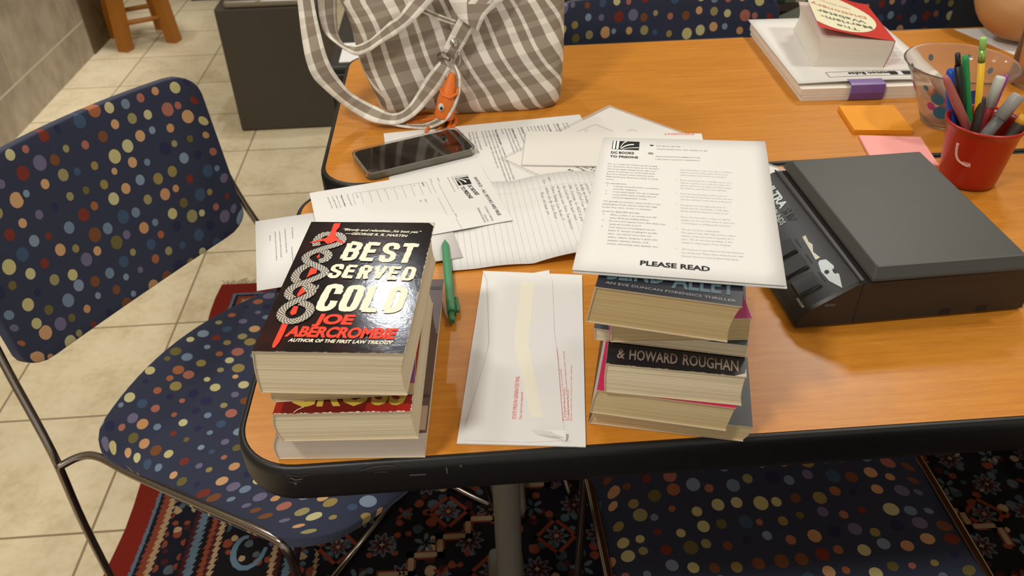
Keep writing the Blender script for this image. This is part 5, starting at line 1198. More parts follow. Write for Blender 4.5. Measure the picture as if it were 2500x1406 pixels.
# ================================================================ sticky notes
flat('note_orange', (255, 205, 84), 0.7, var=0.03, vscale=30); flat('note_pink', (244, 166, 160), 0.7, var=0.03, vscale=30); flat('note_orange_side', (232, 152, 30), 0.7)
bm = new(); c = [V(0.7221,0.5211,0.7465),V(0.7988,0.5112,0.7465),V(0.8087,0.5921,0.7465),V(0.7315,0.5982,0.7465)]; sheet_mesh(bm, c, 0.0062)
for f in bm.faces:
    if abs(f.normal.z) < 0.5 or f.calc_center_median().z < c[0].z - 0.003: f.material_index = 1
tag(obj('sticky_notes', bm, [M['note_orange'], M['note_orange_side']], base=c[0] - V(0, 0, 0.0062), recalc=False), 'orange pad of sticky notes behind the scale', 'notepad', 'sticky note pads')
bm = new(); a, b = V(0.7247,0.5108,0.7435), V(0.8024,0.4972,0.7435); e = (b - a); p = Vector((e.y, -e.x, 0)); sheet_mesh(bm, [a + p, b + p, b, a], 0.0032)
tag(obj('sticky_notes', bm, M['note_pink'], base=a - V(0, 0, 0.0032), recalc=False), 'pink pad of sticky notes partly hidden by the scale plate', 'notepad', 'sticky note pads')

# ================================================================ paper stack with dictionary and clip
ea, eb = V(0.6898,0.6324,0.7405), V(0.8640,0.6252,0.7405); ex = (eb - ea).normalized(); ey = Vector((-ex.y, ex.x, 0)); O = ea
t = thing('paper_stack', 'thick clipped stack of printed sheets on the rear table, under the dictionary', 'papers', O + ex * 0.108 + ey * 0.14 - V(0, 0, 0.0005))
def stk(z0, z1, dx, dy, w_, l_): 
    bm = new(); c = [O + ex * dx + ey * dy + V(0, 0, z1), O + ex * (dx + w_) + ey * dy + V(0, 0, z1), O + ex * (dx + w_) + ey * (dy + l_) + V(0, 0, z1), O + ex * dx + ey * (dy + l_) + V(0, 0, z1)]
    return bm, c
bm, c = stk(0, 0.0075, 0, 0, 0.2159, 0.2794); sheet_mesh(bm, c, 0.0078); obj('lower_sheets', bm, M['pages_white'], t, recalc=False)
bm, c = stk(0.0078, 0.0180, -0.002, 0.001, 0.2159, 0.2794); sheet_mesh(bm, c, 0.0098, 1, 1); obj('upper_sheets', bm, M['pages_white'], t, recalc=False)
bm, c = stk(0.0190, 0.0215, -0.004, 0.012, 0.2159, 0.2794)
hh = lambda s, q: 0.0005 + 0.0025 * math.sin(PI * s) * (1 - q) ** 2
sheet_mesh(bm, c, 0.0006, 14, 10, hh)
TS = c[3]
def twarp(p):
    q = p - c[0]; return p + V(0, 0, hh(max(0, min(1, q.dot(ex) / 0.2159)), max(0, min(1, q.dot(ey) / 0.2794))) + 0.0004)
pg = Page(bm, c[1] + V(0, 0, 0.0), -ex, twarp)                       # printed upside down as seen from here
for k in range(40):
    nmb = 0.03 + 0.05 * abs(noise.noise(Vector((k * 0.37, 1.1, 0)))) * 2
    x0 = 0.196 - 0.0 - nmb
    if k % 6 == 0: continue
    pg.line(0.020, 0.055 + k * 0.0052, 'any other rules of the prison that the volunteers should keep in mind when they', 0.0024, 2, cond=0.92)
pg.line(0.060, 0.030, 'Common Rules', 0.010, 1, bold=0.03, cond=0.85)
for x0, w_ in ((0.030, 0.024), (0.062, 0.012)): 
    add_poly(bm, [twarp(pg.at(a, b)) for a, b in ((x0, 0.018), (x0 + w_, 0.018), (x0 + w_, 0.031), (x0, 0.031))], 1, 0.0001)
for (x0, y0, x1, y1) in ((0.025, 0.015, 0.165, 0.015), (0.025, 0.034, 0.165, 0.034), (0.025, 0.015, 0.025, 0.034), (0.165, 0.015, 0.165, 0.034)): pg.rule(x0, y0, x1, y1, 0.0010, 2, 6)
obj('top_sheet', bm, [M['paper_warm']] + INK, t, recalc=False)
flat('clip_purple', (112, 82, 152), 0.35, coat=0.3)
bm = new(); ca = V(0.7582,0.6344,0.7520); cx0 = (ca - O).dot(ex); w_ = 0.050
pf = [(0.016, 0.0248), (0.002, 0.0250), (-0.0030, 0.0235), (-0.0052, 0.012), (-0.0030, 0.0012), (0.0, 0.0002), (0.0, 0.0010), (-0.0020, 0.0020), (-0.0042, 0.012), (-0.0020, 0.0225), (0.0, 0.0240), (0.016, 0.0240)]
A_ = [bm.verts.new(O + ex * cx0 + ey * y_ + V(0, 0, z_)) for y_, z_ in pf]; B_ = [bm.verts.new(O + ex * (cx0 + w_) + ey * y_ + V(0, 0, z_)) for y_, z_ in pf]; n = len(pf)
for k in range(n): bm.faces.new((A_[k], A_[(k + 1) % n], B_[(k + 1) % n], B_[k]))
for k in range(5):
    bm.faces.new((A_[k], A_[k + 1], A_[n - 2 - k], A_[n - 1 - k])); bm.faces.new((B_[k], B_[k + 1], B_[n - 2 - k], B_[n - 1 - k]))
tag(obj('binder_clip', bm, M['clip_purple'], base=O + ex * (cx0 + w_ / 2)), 'purple clip holding the near edge of the paper stack', 'clip')

# dictionary
DA, DB = V(0.7293,0.7017,0.7635), V(0.8300,0.6846,0.7635); ex = (DB - DA).normalized(); ey = Vector((-ex.y, ex.x, 0)); DW = (DB - DA).length; DL = 0.168; DT = 0.0450
t = thing('dictionary', 'fat red-covered dictionary lying upside down on the paper stack, its cover curling up', 'book', (DA + DB) / 2 + ey * DL / 2)
def DP(a, b, c): return DA + ex * a + ey * b + V(0, 0, c)
bm = new(); N = 8
pf = [(0.006 * math.sin(PI * k / N) + 0.0, DT * k / N) for k in range(N + 1)] + [(DW + 0.006 * math.sin(PI * k / N) * 0.6 + 0.007 * (k / N) ** 2 , DT * (k / N) - 0.004 * (k / N) ** 2) for k in range(N, -1, -1)]
A_ = [bm.verts.new(DP(x, 0.001, z)) for x, z in pf]; B_ = [bm.verts.new(DP(x, DL - 0.001, z)) for x, z in pf]; n = len(pf)
bm.faces.new(A_); bm.faces.new(B_)
for k in range(n): bm.faces.new((A_[k], A_[(k + 1) % n], B_[(k + 1) % n], B_[k]))
obj('pages', bm, M['pages_white'], t)
flat('dict_red', (204, 46, 36), 0.35); flat('dict_cream', (240, 234, 200), 0.4); flat('dict_ink', (92, 96, 80), 0.5); flat('dict_red_ink', (206, 120, 96), 0.5)
bm = new()
def CV(s, q):      # s: 0 at the spine (right) to 1 at the fore edge, q: 0 near edge to 1 far
    return DP(DW + 0.007 - s * (DW + 0.010), q * DL, DT + 0.0006 - 0.004 * (1 - s) ** 2 + 0.0215 * s ** 1.6 * (0.70 + 0.7 * q))
G = [[bm.verts.new(CV(i / 16, j / 10)) for i in range(17)] for j in range(11)]
for j in range(10):
    for i in range(16): f = bm.faces.new((G[j][i], G[j][i + 1], G[j + 1][i + 1], G[j + 1][i])); f.smooth = True
ctr_ = CV(0.62, 0.5) + V(0, 0, 0.0004)
el = []
for k in range(40):
    a = 2 * PI * k / 40; s = 0.66 + 0.58 * math.cos(a); q = 0.50 + 0.46 * math.sin(a); el.append((min(1.0, s), q))
rings = [[(0.66 + (s - 0.66) * u, 0.5 + (q - 0.5) * u) for s, q in el] for u in (1.0, 0.75, 0.5, 0.25)]
vr = [[bm.verts.new(CV(s, q) + V(0, 0, 0.0004)) for s, q in rg] for rg in rings]
for r0, r1 in zip(vr, vr[1:]):
    for k in range(40): f = bm.faces.new((r0[k], r0[(k + 1) % 40], r1[(k + 1) % 40], r1[k])); f.material_index = 1
f = bm.faces.new(vr[-1]); f.material_index = 1
def dwarp(p):
    q = p - CV(0, 0); s = -q.dot(ex) / (DW + 0.010); b = q.dot(ey) / DL; c = CV(max(0, min(1, s)), b); return Vector((p.x, p.y, c.z + 0.0008))
for s0_, s1_, q, txt, h, mi, bo in ((0.42, 0.72, 0.17, 'The', 0.011, 2, 0.0), (0.20, 0.90, 0.30, 'Merriam-', 0.013, 2, 0.01), (0.24, 0.92, 0.43, 'Webster', 0.013, 2, 0.01), (0.18, 0.97, 0.57, 'Dictionary', 0.012, 3, 0.01), (0.35, 0.85, 0.72, 'NEW EDITION', 0.006, 3, 0)):
    p0 = CV(s0_, q); p1 = CV(s1_, q); p1.z = p0.z
    put_text(bm, txt, p0, p1, h, mi, up=-ey, warp=dwarp, lift=0, bold=bo)
for (a, b) in ((1, 0),):
    pass
o = obj('cover', bm, [M['dict_red'], M['dict_cream'], M['dict_ink'], M['dict_red_ink']], t, recalc=False)
bm = new()
A_ = [DP(DW + 0.0072 * (k / 8) ** 2 + 0.006 * math.sin(PI * k / 8) * 0.6 + 0.0006, 0, DT * k / 8 - 0.004 * (k / 8) ** 2) for k in range(9)]
ga = [bm.verts.new(p) for p in A_]; gb = [bm.verts.new(p + ey * DL) for p in A_]
for k in range(8): bm.faces.new((ga[k], ga[k + 1], gb[k + 1], gb[k]))
o = obj('spine', bm, M['dict_red'], t)

# ================================================================ cups and pens
flat('cup_red', (164, 34, 20), 0.32, coat=0.15); flat('cup_white_print', (222, 170, 160), 0.5)
rc = V(0.8066,0.3862,0.7405)
t = thing('pen_cup', 'red plastic cup full of pens beside the scale', 'cup', rc)
bm = new(); add_lathe(bm, [(0, 0.0), (0.028, 0.0), (0.0315, 0.002), (0.0330, 0.010), (0.0395, 0.066), (0.0425, 0.0745), (0.0440, 0.0755), (0.0445, 0.0775), (0.0435, 0.0790), (0.0415, 0.0785), (0.0385, 0.0735), (0.0372, 0.066), (0.0310, 0.010), (0.0285, 0.004), (0, 0.004)], rc, 56)
def cyl(a, z): rr_ = 0.0330 + (z - 0.010) / 0.056 * 0.0065 + 0.0003; return rc + V(rr_ * math.cos(a), rr_ * math.sin(a), z)
sw = [(-2.75, 0.058), (-2.74, 0.050), (-2.70, 0.043), (-2.62, 0.0385), (-2.50, 0.036), (-2.38, 0.0345), (-2.27, 0.034), (-2.22, 0.036), (-2.25, 0.0375), (-2.20, 0.033)]
P = catmull([cyl(a, z) for a, z in sw], 4); add_tube(bm, P, [0.0013 * (1.4 - k / len(P)) for k in range(len(P))], 6, mi=1)
for q in range(5): P = catmull([cyl(-2.46 + q * 0.045, 0.0345), cyl(-2.445 + q * 0.045, 0.0385), cyl(-2.435 + q * 0.045, 0.0340)], 3); add_tube(bm, P, 0.0005, 5, mi=1)
obj('cup', bm, [M['cup_red'], M['cup_white_print']], t)
cc = V(0.8560, 0.5410, TZ + 0.0005)
flat('clear_plastic', (235, 226, 220), 0.10, trans=0.92, ior=1.18, spec=0.5)
t = thing('clear_cup', 'wide clear plastic cup with blue and magenta printed spots, behind the red cup', 'cup', cc)
bm = new(); add_lathe(bm, [(0, 0.0), (0.026, 0.0), (0.030, 0.003), (0.036, 0.018), (0.046, 0.042), (0.0600, 0.070), (0.0690, 0.0845), (0.0712, 0.0860), (0.0708, 0.0868), (0.0685, 0.0860), (0.0585, 0.0705), (0.0445, 0.0425), (0.0345, 0.0185), (0.0285, 0.0048), (0, 0.004)], cc, 64)
cupbm = bm
def crad(z):
    pr = [(0.0, 0.027), (0.003, 0.030), (0.018, 0.036), (0.042, 0.046), (0.070, 0.060), (0.0845, 0.069)]
    for (z0, r0), (z1, r1) in zip(pr, pr[1:]):
        if z <= z1: return r0 + (r1 - r0) * (z - z0) / (z1 - z0)
    return 0.069
spots = [('spot_blue', (24, 84, 176)), ('spot_teal', (34, 110, 146)), ('spot_magenta', (166, 62, 138))]
for k, c in spots: flat(k, c, 0.4)
bm = cupbm
def spot(a, z, s, mi):
    pts = []
    for k in range(16):
        q = 2 * PI * k / 16; zz = z + s * math.sin(q); r_ = crad(zz) + 0.0004; pts.append(cc + V(r_ * math.cos(a + s * math.cos(q) / r_), r_ * math.sin(a + s * math.cos(q) / r_), zz))
    c0 = bm.verts.new(cc + V((crad(z) + 0.0005) * math.cos(a), (crad(z) + 0.0005) * math.sin(a), z)); vs = [bm.verts.new(p) for p in pts]
    for k in range(16): f = bm.faces.new((c0, vs[k], vs[(k + 1) % 16])); f.material_index = mi + 1
for a, z, s, mi in ((-2.30, 0.030, 0.010, 1), (-2.05, 0.034, 0.008, 1), (-2.45, 0.050, 0.009, 1), (-2.15, 0.052, 0.007, 2), (-1.72, 0.064, 0.010, 0), (-1.55, 0.052, 0.011, 0), (-1.85, 0.050, 0.007, 0), (-2.75, 0.062, 0.004, 1), (-1.15, 0.030, 0.008, 2), (-0.9, 0.05, 0.009, 2), (-0.6, 0.07, 0.005, 0), (0.3, 0.065, 0.004, 1), (0.9, 0.072, 0.004, 1), (1.7, 0.070, 0.004, 1), (2.4, 0.066, 0.005, 0), (-0.4, 0.050, 0.010, 1), (2.9, 0.052, 0.007, 2), (-2.62, 0.036, 0.006, 2)): spot(a, z, s, mi)
obj('cup', bm, [M['clear_plastic']] + [M[k] for k, _ in spots], t)

flat('tumbler_clear', (240, 226, 218), 0.08, trans=0.95, ior=1.12)
tc = V(1.052, 0.655, TZ + 0.0005)
t = thing('drinks_bottle', 'tall clear plastic bottle at the right edge of the picture', 'bottle', tc)
bm = new(); add_lathe(bm, [(0, 0), (0.033, 0), (0.036, 0.004), (0.036, 0.17), (0.030, 0.195), (0.014, 0.222), (0.013, 0.238), (0.0115, 0.238), (0.0125, 0.222), (0.0285, 0.194), (0.0345, 0.169), (0.0345, 0.006), (0, 0.004)], tc, 40); obj('bottle', bm, M['tumbler_clear'], t)
bm = new(); add_lathe(bm, [(0, 0.2375), (0.0125, 0.2375), (0.0150, 0.240), (0.0150, 0.252), (0, 0.254)], tc, 24); obj('cap', bm, M['paper'], t)

def stick(name, label, top, bot, parts, cat='pen', group='pens in the red cup'):
    """parts: list of (part name, [(fraction from top, radius)...], material)"""
    top, bot = Vector(top), Vector(bot); t = thing(name, label, cat, bot, group)
    for pn, pr, m in parts:
        bm = new(); add_tube(bm, [top.lerp(bot, q) for q, _ in pr], [r_ for _, r_ in pr], 14); obj(pn, bm, m, t)
    return t
flat('pencil_yellow', (232, 186, 40), 0.4); flat('eraser_green', (152, 206, 110), 0.6); flat('ferrule', (150, 190, 100), 0.3, metal=0.5); flat('pen_black', (28, 28, 28), 0.4); flat('pen_pink', (176, 98, 92), 0.5); flat('pen_brown', (50, 38, 32), 0.4); flat('marker_grey', (150, 150, 146), 0.4); flat('marker_grey_dark', (104, 106, 104), 0.4); flat('marker_red', (150, 28, 44), 0.4); flat('marker_cap', (198, 206, 200), 0.4); flat('pen_clip_green', (34, 140, 76), 0.4); flat('pen_blue', (26, 76, 176), 0.4); flat('pen_purple', (150, 60, 140), 0.4); flat('pen_gold', (214, 156, 44), 0.4); flat('marker_white', (222, 214, 202), 0.45)
cb = rc
stick('pencil', 'yellow pencil with a green eraser standing in the red cup', V(0.7786,0.4000,0.9128), cb + V(0.008, 0.002, 0.006), [('shaft', [(0.16, 0.0037), (0.5, 0.0037), (0.97, 0.0036), (1.0, 0.001)], M['pencil_yellow']), ('ferrule', [(0.08, 0.0039), (0.165, 0.0039)], M['ferrule']), ('eraser', [(0.0, 0.0030), (0.01, 0.0036), (0.09, 0.0036)], M['eraser_green'])], 'pencil')
stick('ballpoint_pen', 'black pen standing upright in the red cup', V(0.7662,0.4180,0.8889), cb + V(0.004, 0.021, 0.008), [('barrel', [(0.10, 0.0040), (0.3, 0.0050), (0.9, 0.0050), (1.0, 0.0015)], M['pen_black']), ('click_button', [(0.0, 0.0028), (0.11, 0.0034)], M['pen_black']), ], 'pen')
stick('ballpoint_pen', 'pen with a green clip just behind the black pen in the red cup', V(0.7858,0.4330,0.8795), cb + V(0.016, 0.021, 0.008), [('barrel', [(0.0, 0.0030), (0.05, 0.0040), (0.9, 0.0042), (1.0, 0.0015)], M['pen_clip_green'])])
stick('marker_pen', 'dusty pink pen leaning left in the red cup', V(0.7512,0.4050,0.8675), cb + V(0.020, 0.010, 0.016), [('barrel', [(0.0, 0.0026), (0.05, 0.0042), (0.3, 0.0052), (0.95, 0.0056), (1.0, 0.003)], M['pen_pink'])])
stick('marker_pen', 'short dark brown pen in the middle of the red cup', V(0.7983,0.3950,0.8445), cb + V(-0.012, -0.010, 0.020), [('barrel', [(0.0, 0.0030), (0.1, 0.0050), (0.9, 0.0056), (1.0, 0.003)], M['pen_brown'])])
stick('marker_pen', 'thick grey marker leaning right in the red cup', V(0.8390,0.3920,0.8458), cb + V(-0.018, -0.006, 0.022), [('barrel', [(0.3, 0.0068), (0.95, 0.0068), (1.0, 0.004)], M['marker_grey_dark']), ('cap', [(0.0, 0.0066), (0.03, 0.0078), (0.32, 0.0078)], M['marker_grey'])], 'marker')
stick('marker_pen', 'red marker with a pale cap at the back of the red cup', V(0.8330,0.4250,0.8554), cb + V(0.006, 0.020, 0.010), [('barrel', [(0.32, 0.0056), (0.95, 0.0056), (1.0, 0.003)], M['marker_red']), ('cap', [(0.0, 0.0050), (0.03, 0.0060), (0.34, 0.0060)], M['marker_cap'])], 'marker')
stick('ballpoint_pen', 'purple pen at the very back of the red cup', V(0.8473,0.4360,0.8523), cb + V(0.012, 0.022, 0.010), [('barrel', [(0.0, 0.0026), (0.06, 0.0036), (0.95, 0.0040), (1.0, 0.002)], M['pen_purple'])])
stick('marker_pen', 'dark marker with a golden end at the right side of the red cup', V(0.8405,0.3720,0.8294), cb + V(0.010, -0.018, 0.012), [('barrel', [(0.12, 0.0070), (0.95, 0.0072), (1.0, 0.004)], M['pen_brown']), ('end_cap', [(0.0, 0.0055), (0.14, 0.0068)], M['pen_gold'])], 'marker')
stick('ballpoint_pen', 'blue pen leaning at the left side of the red cup', V(0.7758,0.4360,0.8629), cb + V(-0.012, 0.016, 0.010), [('barrel', [(0.0, 0.0040), (0.05, 0.0058), (0.25, 0.0062), (0.95, 0.0050), (1.0, 0.002)], M['pen_blue'])])
stick('marker_pen', 'white pen resting slantwise inside the clear cup', cc + V(-0.052, -0.026, 0.084), cc + V(0.014, -0.006, 0.012), [('barrel', [(0.0, 0.0045), (0.04, 0.0062), (0.5, 0.0064), (0.95, 0.0050), (1.0, 0.002)], M['marker_white'])], 'pen', 'pens in the clear cup')
stick('ballpoint_pen', 'salmon pen lying low inside the clear cup', cc + V(-0.044, -0.018, 0.058), cc + V(0.012, 0.006, 0.010), [('barrel', [(0.0, 0.0040), (0.05, 0.0052), (0.95, 0.0046), (1.0, 0.002)], flat('pen_salmon', (222, 156, 128), 0.5))], 'pen', 'pens in the clear cup')

# ================================================================ plaid bag
def bag_ring(z):
    k = z / 0.16
    x0 = 0.074 - 0.036 * max(0, k) ** 1.2 if k < 1 else 0.038 - 0.004 * (k - 1)
    x1 = 0.343 + 0.004 * math.sin(k * 2.2) if k < 1 else 0.346 - 0.010 * (k - 1)
    y0 = 0.643 + 0.010 * k * k; y1 = 0.790 - 0.012 * k
    if k > 1: y0 = 0.656 + 0.035 * (k - 1); y1 = 0.778 - 0.030 * (k - 1)
    return x0, x1, y0, y1
NS = 96; NZ = 30; HB = 0.30
def bag_pt(i, z):
    x0, x1, y0, y1 = bag_ring(z); a = 2 * PI * i / NS - PI * 0.75; c, s = math.cos(a), math.sin(a); e = 0.34
    x = (x0 + x1) / 2 + (x1 - x0) / 2 * math.copysign(abs(c) ** e, c); y = (y0 + y1) / 2 + (y1 - y0) / 2 * math.copysign(abs(s) ** e, s)
    q = 0.004 if z < 0.002 else 0
    w_ = min(1, z / 0.03)
    lf = max(0.0, min(1.0, (0.26 - x) / 0.16))
    n = noise.noise(Vector((x * 11, y * 9, z * 9))) * 0.004 * w_ + lf * w_ * 0.0042 * math.sin(z * 62 + x * 34)
    y += n if s < 0 else -n; x += lf * w_ * 0.004 * math.sin(z * 48 + 1.1)
    if z < 0.012: k = 1 - (1 - z / 0.012) ** 2 * 0.05; x = (x0 + x1) / 2 + (x - (x0 + x1) / 2) * k; y = (y0 + y1) / 2 + (y - (y0 + y1) / 2) * k
    return Vector((x, y, TZ + 0.0006 + z))
t = thing('tote_bag', 'taupe and white plaid cloth bag standing on the rear table', 'bag', (0.21, 0.715, TZ + 0.0006))
bm = new(); uvl = bm.loops.layers.uv.new()
zs = [0, .002, .006, .012, .02] + [0.02 + (HB - 0.02) * k / NZ for k in range(1, NZ + 1)]
G = [[bm.verts.new(bag_pt(i, z)) for i in range(NS)] for z in zs]
arc = [[0.0] for _ in zs]
for j in range(len(zs)):
    for i in range(NS): arc[j].append(arc[j][-1] + (G[j][(i + 1) % NS].co - G[j][i].co).length)
def buv(i, j):
    u = arc[j][i]; z = zs[j]; xx_ = G[j][i % NS].co.x; sl_ = 0.10 + 0.45 * max(0, min(1, (xx_ - 0.12) / 0.20)); return (u + sl_ * z + 0.003 * math.sin(z * 40 + u * 20) * max(0, min(1, (0.25 - xx_) / 0.1)), z - 0.22 * (xx_ - 0.2) + 0.2)
for j in range(len(zs) - 1):
    for i in range(NS):
        f = bm.faces.new((G[j][i], G[j][(i + 1) % NS], G[j + 1][(i + 1) % NS], G[j + 1][i])); f.smooth = True
        for l_, (a, b) in zip(f.loops, ((i, j), (i + 1, j), (i + 1, j + 1), (i, j + 1))): l_[uvl].uv = buv(a, b)
f = bm.faces.new(G[0][::-1])
o = obj('body', bm, M['plaid'], t, recalc=False); md = o.modifiers.new('thickness', 'SOLIDIFY'); md.thickness = 0.0018; md.offset = -1

def strap(name, ea, eb, parent, vscale=1.0, th=0.0022, n=8, voff=0.0):
    """ribbon between two edge curves; uv across/along so the plaid runs down the strap"""
    A_ = catmull(ea, n); B_ = catmull(eb, n); bm = new(); uvl = bm.loops.layers.uv.new(); s = 0; pv = None
    for k in range(len(A_)):
        if k: s += ((A_[k] + B_[k]) / 2 - (A_[k - 1] + B_[k - 1]) / 2).length
        row = []; m_ = 4
        for i in range(m_ + 1): row.append((bm.verts.new(A_[k].lerp(B_[k], i / m_)), (0.0040 + 0.0335 * i / m_, s + voff)))
        if pv:
            for i in range(m_):
                f = bm.faces.new((pv[i][0], pv[i + 1][0], row[i + 1][0], row[i][0])); f.smooth = True
                for l_, u_ in zip(f.loops, (pv[i][1], pv[i + 1][1], row[i + 1][1], row[i][1])): l_[uvl].uv = u_
        pv = row
    o = obj(name, bm, M['plaid'], parent, recalc=False); md = o.modifiers.new('thickness', 'SOLIDIFY'); md.thickness = th; md.offset = 0
    return o
strap('shoulder_strap', [V(-0.0107,0.6600,0.9282),V(-0.0105,0.6450,0.8935),V(-0.0096,0.6320,0.8667),V(-0.0075,0.6220,0.8396),V(-0.0019,0.6180,0.8175),V(0.0103,0.6170,0.8004),V(0.0274,0.6200,0.7792),V(0.0441,0.6220,0.7622),V(0.0668,0.6120,0.7520),V(0.0884,0.6060,0.7487),V(0.1083,0.6060,0.7483),V(0.1299,0.6120,0.7561),V(0.1517,0.6220,0.7725),V(0.1738,0.6280,0.7942),V(0.1847,0.6320,0.8139)],
      [V(0.0093,0.6600,0.9274),V(0.0119,0.6450,0.8957),V(0.0152,0.6340,0.8748),V(0.0193,0.6260,0.8470),V(0.0250,0.6240,0.8259),V(0.0345,0.6260,0.8049),V(0.0445,0.6300,0.7872),V(0.0628,0.6320,0.7721),V(0.0800,0.6300,0.7623),V(0.0950,0.6260,0.7552),V(0.1104,0.6220,0.7581),V(0.1240,0.6220,0.7691),V(0.1373,0.6280,0.7858),V(0.1508,0.6320,0.8050),V(0.1703,0.6360,0.8241)], t)
strap('strap_tail', [V(0.1913,0.6300,0.8202),V(0.1970,0.6160,0.8069),V(0.1940,0.6040,0.7884),V(0.1841,0.5960,0.7673),V(0.1696,0.5940,0.7519),V(0.1448,0.6000,0.7411),V(0.1164,0.6040,0.7432),V(0.0873,0.6080,0.7497)],
      [V(0.1866,0.6340,0.8166),V(0.1907,0.6200,0.8044),V(0.1872,0.6100,0.7862),V(0.1777,0.6020,0.7710),V(0.1631,0.6020,0.7565),V(0.1416,0.6070,0.7454),V(0.1133,0.6120,0.7440),V(0.0848,0.6120,0.7498)], t, th=0.0026)
strap('carry_handle', [V(0.0123,0.6900,0.9186),V(0.0117,0.6720,0.8947),V(0.0137,0.6600,0.8776),V(0.0190,0.6520,0.8634),V(0.0308,0.6450,0.8536),V(0.0437,0.6400,0.8441),V(0.0579,0.6370,0.8371),V(0.0754,0.6340,0.8425),V(0.0934,0.6320,0.8537),V(0.1138,0.6300,0.8647),V(0.1342,0.6280,0.8787),V(0.1546,0.6280,0.8962),V(0.1713,0.6300,0.9118),V(0.1863,0.6340,0.9277)],
      [V(0.0376,0.7000,0.9147),V(0.0350,0.6880,0.8965),V(0.0331,0.6760,0.8748),V(0.0342,0.6640,0.8552),V(0.0423,0.6520,0.8460),V(0.0529,0.6460,0.8465),V(0.0645,0.6440,0.8496),V(0.0794,0.6420,0.8569),V(0.0916,0.6400,0.8666),V(0.1068,0.6380,0.8793),V(0.1197,0.6360,0.8875),V(0.1354,0.6360,0.9051),V(0.1472,0.6380,0.9177),V(0.1577,0.6400,0.9292)], t)
strap('ring_tab', [V(0.2256,0.6340,0.9157),V(0.2113,0.6340,0.8993),V(0.1990,0.6350,0.8817),V(0.1861,0.6340,0.8600),V(0.1747,0.6340,0.8391),V(0.1731,0.6360,0.8327)],
      [V(0.2471,0.6340,0.9042),V(0.2324,0.6340,0.8877),V(0.2172,0.6350,0.8649),V(0.2064,0.6340,0.8478),V(0.1966,0.6340,0.8335),V(0.1941,0.6360,0.8277)], t)
strap('folded_flap', [V(0.1830,0.6400,0.9178),V(0.1899,0.6340,0.9013),V(0.1991,0.6300,0.8850),V(0.2063,0.6290,0.8785)], [V(0.2782,0.6400,0.9223),V(0.2557,0.6340,0.8996),V(0.2366,0.6300,0.8866),V(0.2247,0.6290,0.8656)], t)
strap('top_hem', [V(0.1285,0.6500,0.9107),V(0.1407,0.6450,0.8956),V(0.1668,0.6420,0.8813),V(0.1945,0.6410,0.8706)], [V(0.1388,0.6500,0.9113),V(0.1476,0.6450,0.8996),V(0.1705,0.6420,0.8877),V(0.1960,0.6410,0.8771)], t, th=0.003)
# snap, rings
sn = V(0.1910,0.6310,0.8508)
bm = new(); mx = Matrix.Rotation(math.radians(78), 3, 'X'); add_lathe(bm, [(0.0, 0.0035), (0.0022, 0.0033), (0.0026, 0.0016), (0.0048, 0.0022), (0.0056, 0.0012), (0.0056, 0.0)], sn, 24, axis=mx); obj('snap_button', bm, flat('silver', (190, 186, 176), 0.25, metal=0.9), t)
for nm, c_, pts in (('d_ring', M['dark_chrome'], [(1072,146,0.630),(1070,135,0.630),(1078,128,0.628),(1090,131,0.628),(1098,140,0.630),(1096,148,0.632),(1084,143,0.634)]), ('clip_ring', M['silver'], [(1120,130,0.630),(1123,144,0.628),(1119,160,0.628),(1110,166,0.630),(1106,158,0.636),(1114,134,0.636)])):
    P = [UYd for UYd in []]
    bm = new(); add_tube(bm, catmull({'d_ring': [V(0.1695,0.6300,0.8282),V(0.1688,0.6300,0.8346),V(0.1736,0.6280,0.8391),V(0.1801,0.6280,0.8371),V(0.1841,0.6300,0.8310),V(0.1827,0.6320,0.8257),V(0.1762,0.6340,0.8281)], 'clip_ring': [V(0.1967,0.6300,0.8361),V(0.1979,0.6280,0.8288),V(0.1951,0.6280,0.8197),V(0.1899,0.6300,0.8156),V(0.1879,0.6360,0.8181),V(0.1932,0.6360,0.8317)]}[nm], 5, closed=True), 0.0014, 8, closed=True); obj(nm, bm, c_, t)

# ---------------------------------------------------------------- orange squid keyring hanging on the bag
flat('squid_orange', (232, 118, 34), 0.45, coat=0.15); flat('squid_tan', (176, 116, 40), 0.55); flat('eye_white', (216, 214, 206), 0.3)
top = V(0.1862,0.6180,0.8136); mid = V(0.1787,0.6120,0.7846); low = V(0.1709,0.6070,0.7544)
t = thing('squid_keyring', 'orange rubber squid charm hanging from the strap ring of the plaid bag', 'keyring', low)
P = [top, top.lerp(mid, 0.35), top.lerp(mid, 0.7), mid, mid.lerp(low, 0.3), mid.lerp(low, 0.6), low, low.lerp(mid, -0.12)]
bm = new(); add_tube(bm, catmull(P, 4), [0.0035 + (0.0135 - 0.0035) * math.sin(min(1, k / 17) * PI / 2) ** 1.1 if k < 24 else 0.0135 - (k - 24) * 0.0022 for k in range(29)], 22); 
for v in bm.verts: pass
body_ = obj('body', bm, M['squid_orange'], t)
bm = new(); q = top.lerp(mid, 0.72); add_tube(bm, [q + V(-0.013, -0.006, 0.004), q + V(-0.009, -0.012, -0.004), q + V(0.0, -0.0145, -0.007), q + V(0.010, -0.011, -0.003), q + V(0.013, -0.005, 0.004)], [0.0014, 0.002, 0.0022, 0.002, 0.0014], 8); obj('collar_ridge', bm, M['squid_orange'], t)
ep = V(0.1683,0.5960,0.7741)
bm = new(); r_ = bmesh.ops.create_uvsphere(bm, u_segments=16, v_segments=10, radius=1); 
for v in r_['verts']: v.co = Vector((v.co.x * 0.0042, v.co.y * 0.0026, v.co.z * 0.0060)) + ep
e_ = obj('eye', bm, M['eye_white'], t, smooth=True)
bm = new(); r_ = bmesh.ops.create_uvsphere(bm, u_segments=12, v_segments=8, radius=1)
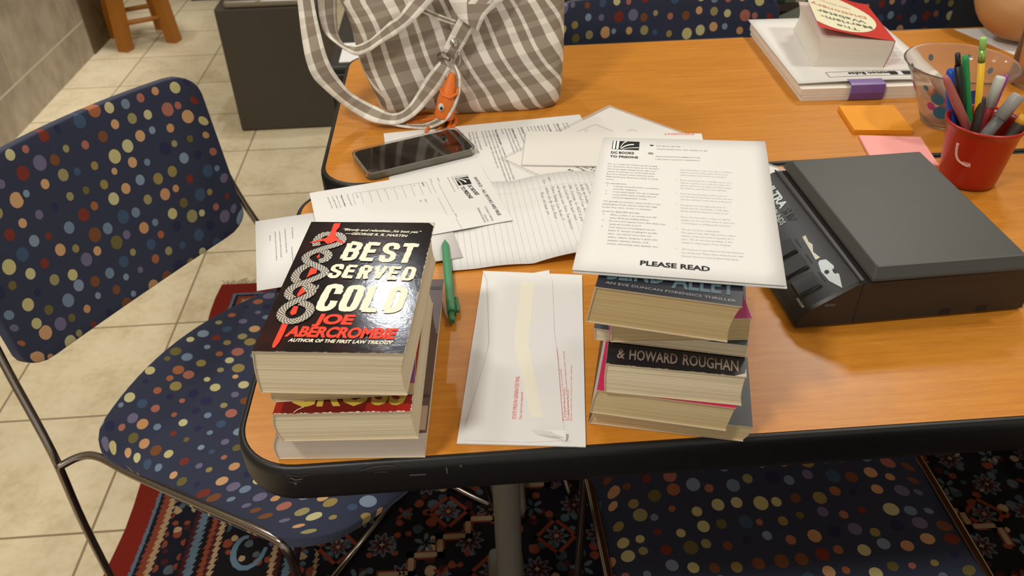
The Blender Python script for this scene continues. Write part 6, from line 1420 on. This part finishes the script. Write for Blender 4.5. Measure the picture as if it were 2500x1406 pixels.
for v in r_['verts']: v.co = Vector((v.co.x * 0.0020, v.co.y * 0.0012, v.co.z * 0.0026)) + ep + V(0.0003, -0.0022, -0.0006)
obj('pupil', bm, M['near_black'], e_, smooth=True)
for k, (pts, m) in enumerate((([V(0.1668,0.6300,0.7440),V(0.1504,0.6402,0.7440),V(0.1317,0.6368,0.7440),V(0.1129,0.6226,0.7440)], 'squid_orange'), ([V(0.1656,0.6247,0.7440),V(0.1482,0.6240,0.7440),V(0.1304,0.6193,0.7440),V(0.1162,0.6129,0.7440)], 'squid_orange'), ([V(0.1672,0.6251,0.7500),V(0.1520,0.6379,0.7500),V(0.1392,0.6380,0.7500),V(0.1289,0.6309,0.7500)], 'squid_tan'), ([V(0.1643,0.6265,0.7420),V(0.1446,0.6179,0.7420),V(0.1286,0.6144,0.7420),V(0.1195,0.6102,0.7420)], 'squid_tan'),
    ([V(0.1679,0.6239,0.7430),V(0.1575,0.6143,0.7430),V(0.1484,0.5995,0.7430),V(0.1452,0.5870,0.7430)], 'squid_orange'), ([V(0.1748,0.6258,0.7430),V(0.1782,0.6120,0.7430),V(0.1758,0.5938,0.7430),V(0.1700,0.5842,0.7430)], 'squid_orange'), ([V(0.1796,0.6390,0.7430),V(0.1859,0.6273,0.7430),V(0.1863,0.6111,0.7430),V(0.1815,0.5984,0.7430)], 'squid_orange'), ([V(0.1725,0.6234,0.7430),V(0.1678,0.6078,0.7430),V(0.1644,0.5951,0.7430),V(0.1598,0.5879,0.7430)], 'squid_tan'), ([V(0.1634,0.6288,0.7460),V(0.1472,0.6279,0.7460),V(0.1264,0.6235,0.7460),V(0.1095,0.6134,0.7460)], 'squid_tan'))):
    p0 = low + V(0.002 * (k % 3 - 1), 0, -0.001); bm = new(); P = catmull([p0] + pts, 5); add_tube(bm, P, [0.0042 - 0.0022 * i / len(P) for i in range(len(P))], 8); obj('tentacle', bm, M[m], t)
bm = new(); add_tube(bm, catmull([V(0.1828,0.6280,0.8109),V(0.1768,0.6180,0.8059),V(0.1797,0.6120,0.7999),V(0.1858,0.6090,0.7903),V(0.1887,0.6120,0.7912),V(0.1859,0.6160,0.7992),V(0.1859,0.6240,0.8065)], 5, closed=True), 0.0010, 8, closed=True); obj('split_ring', bm, M['dark_chrome'], t)
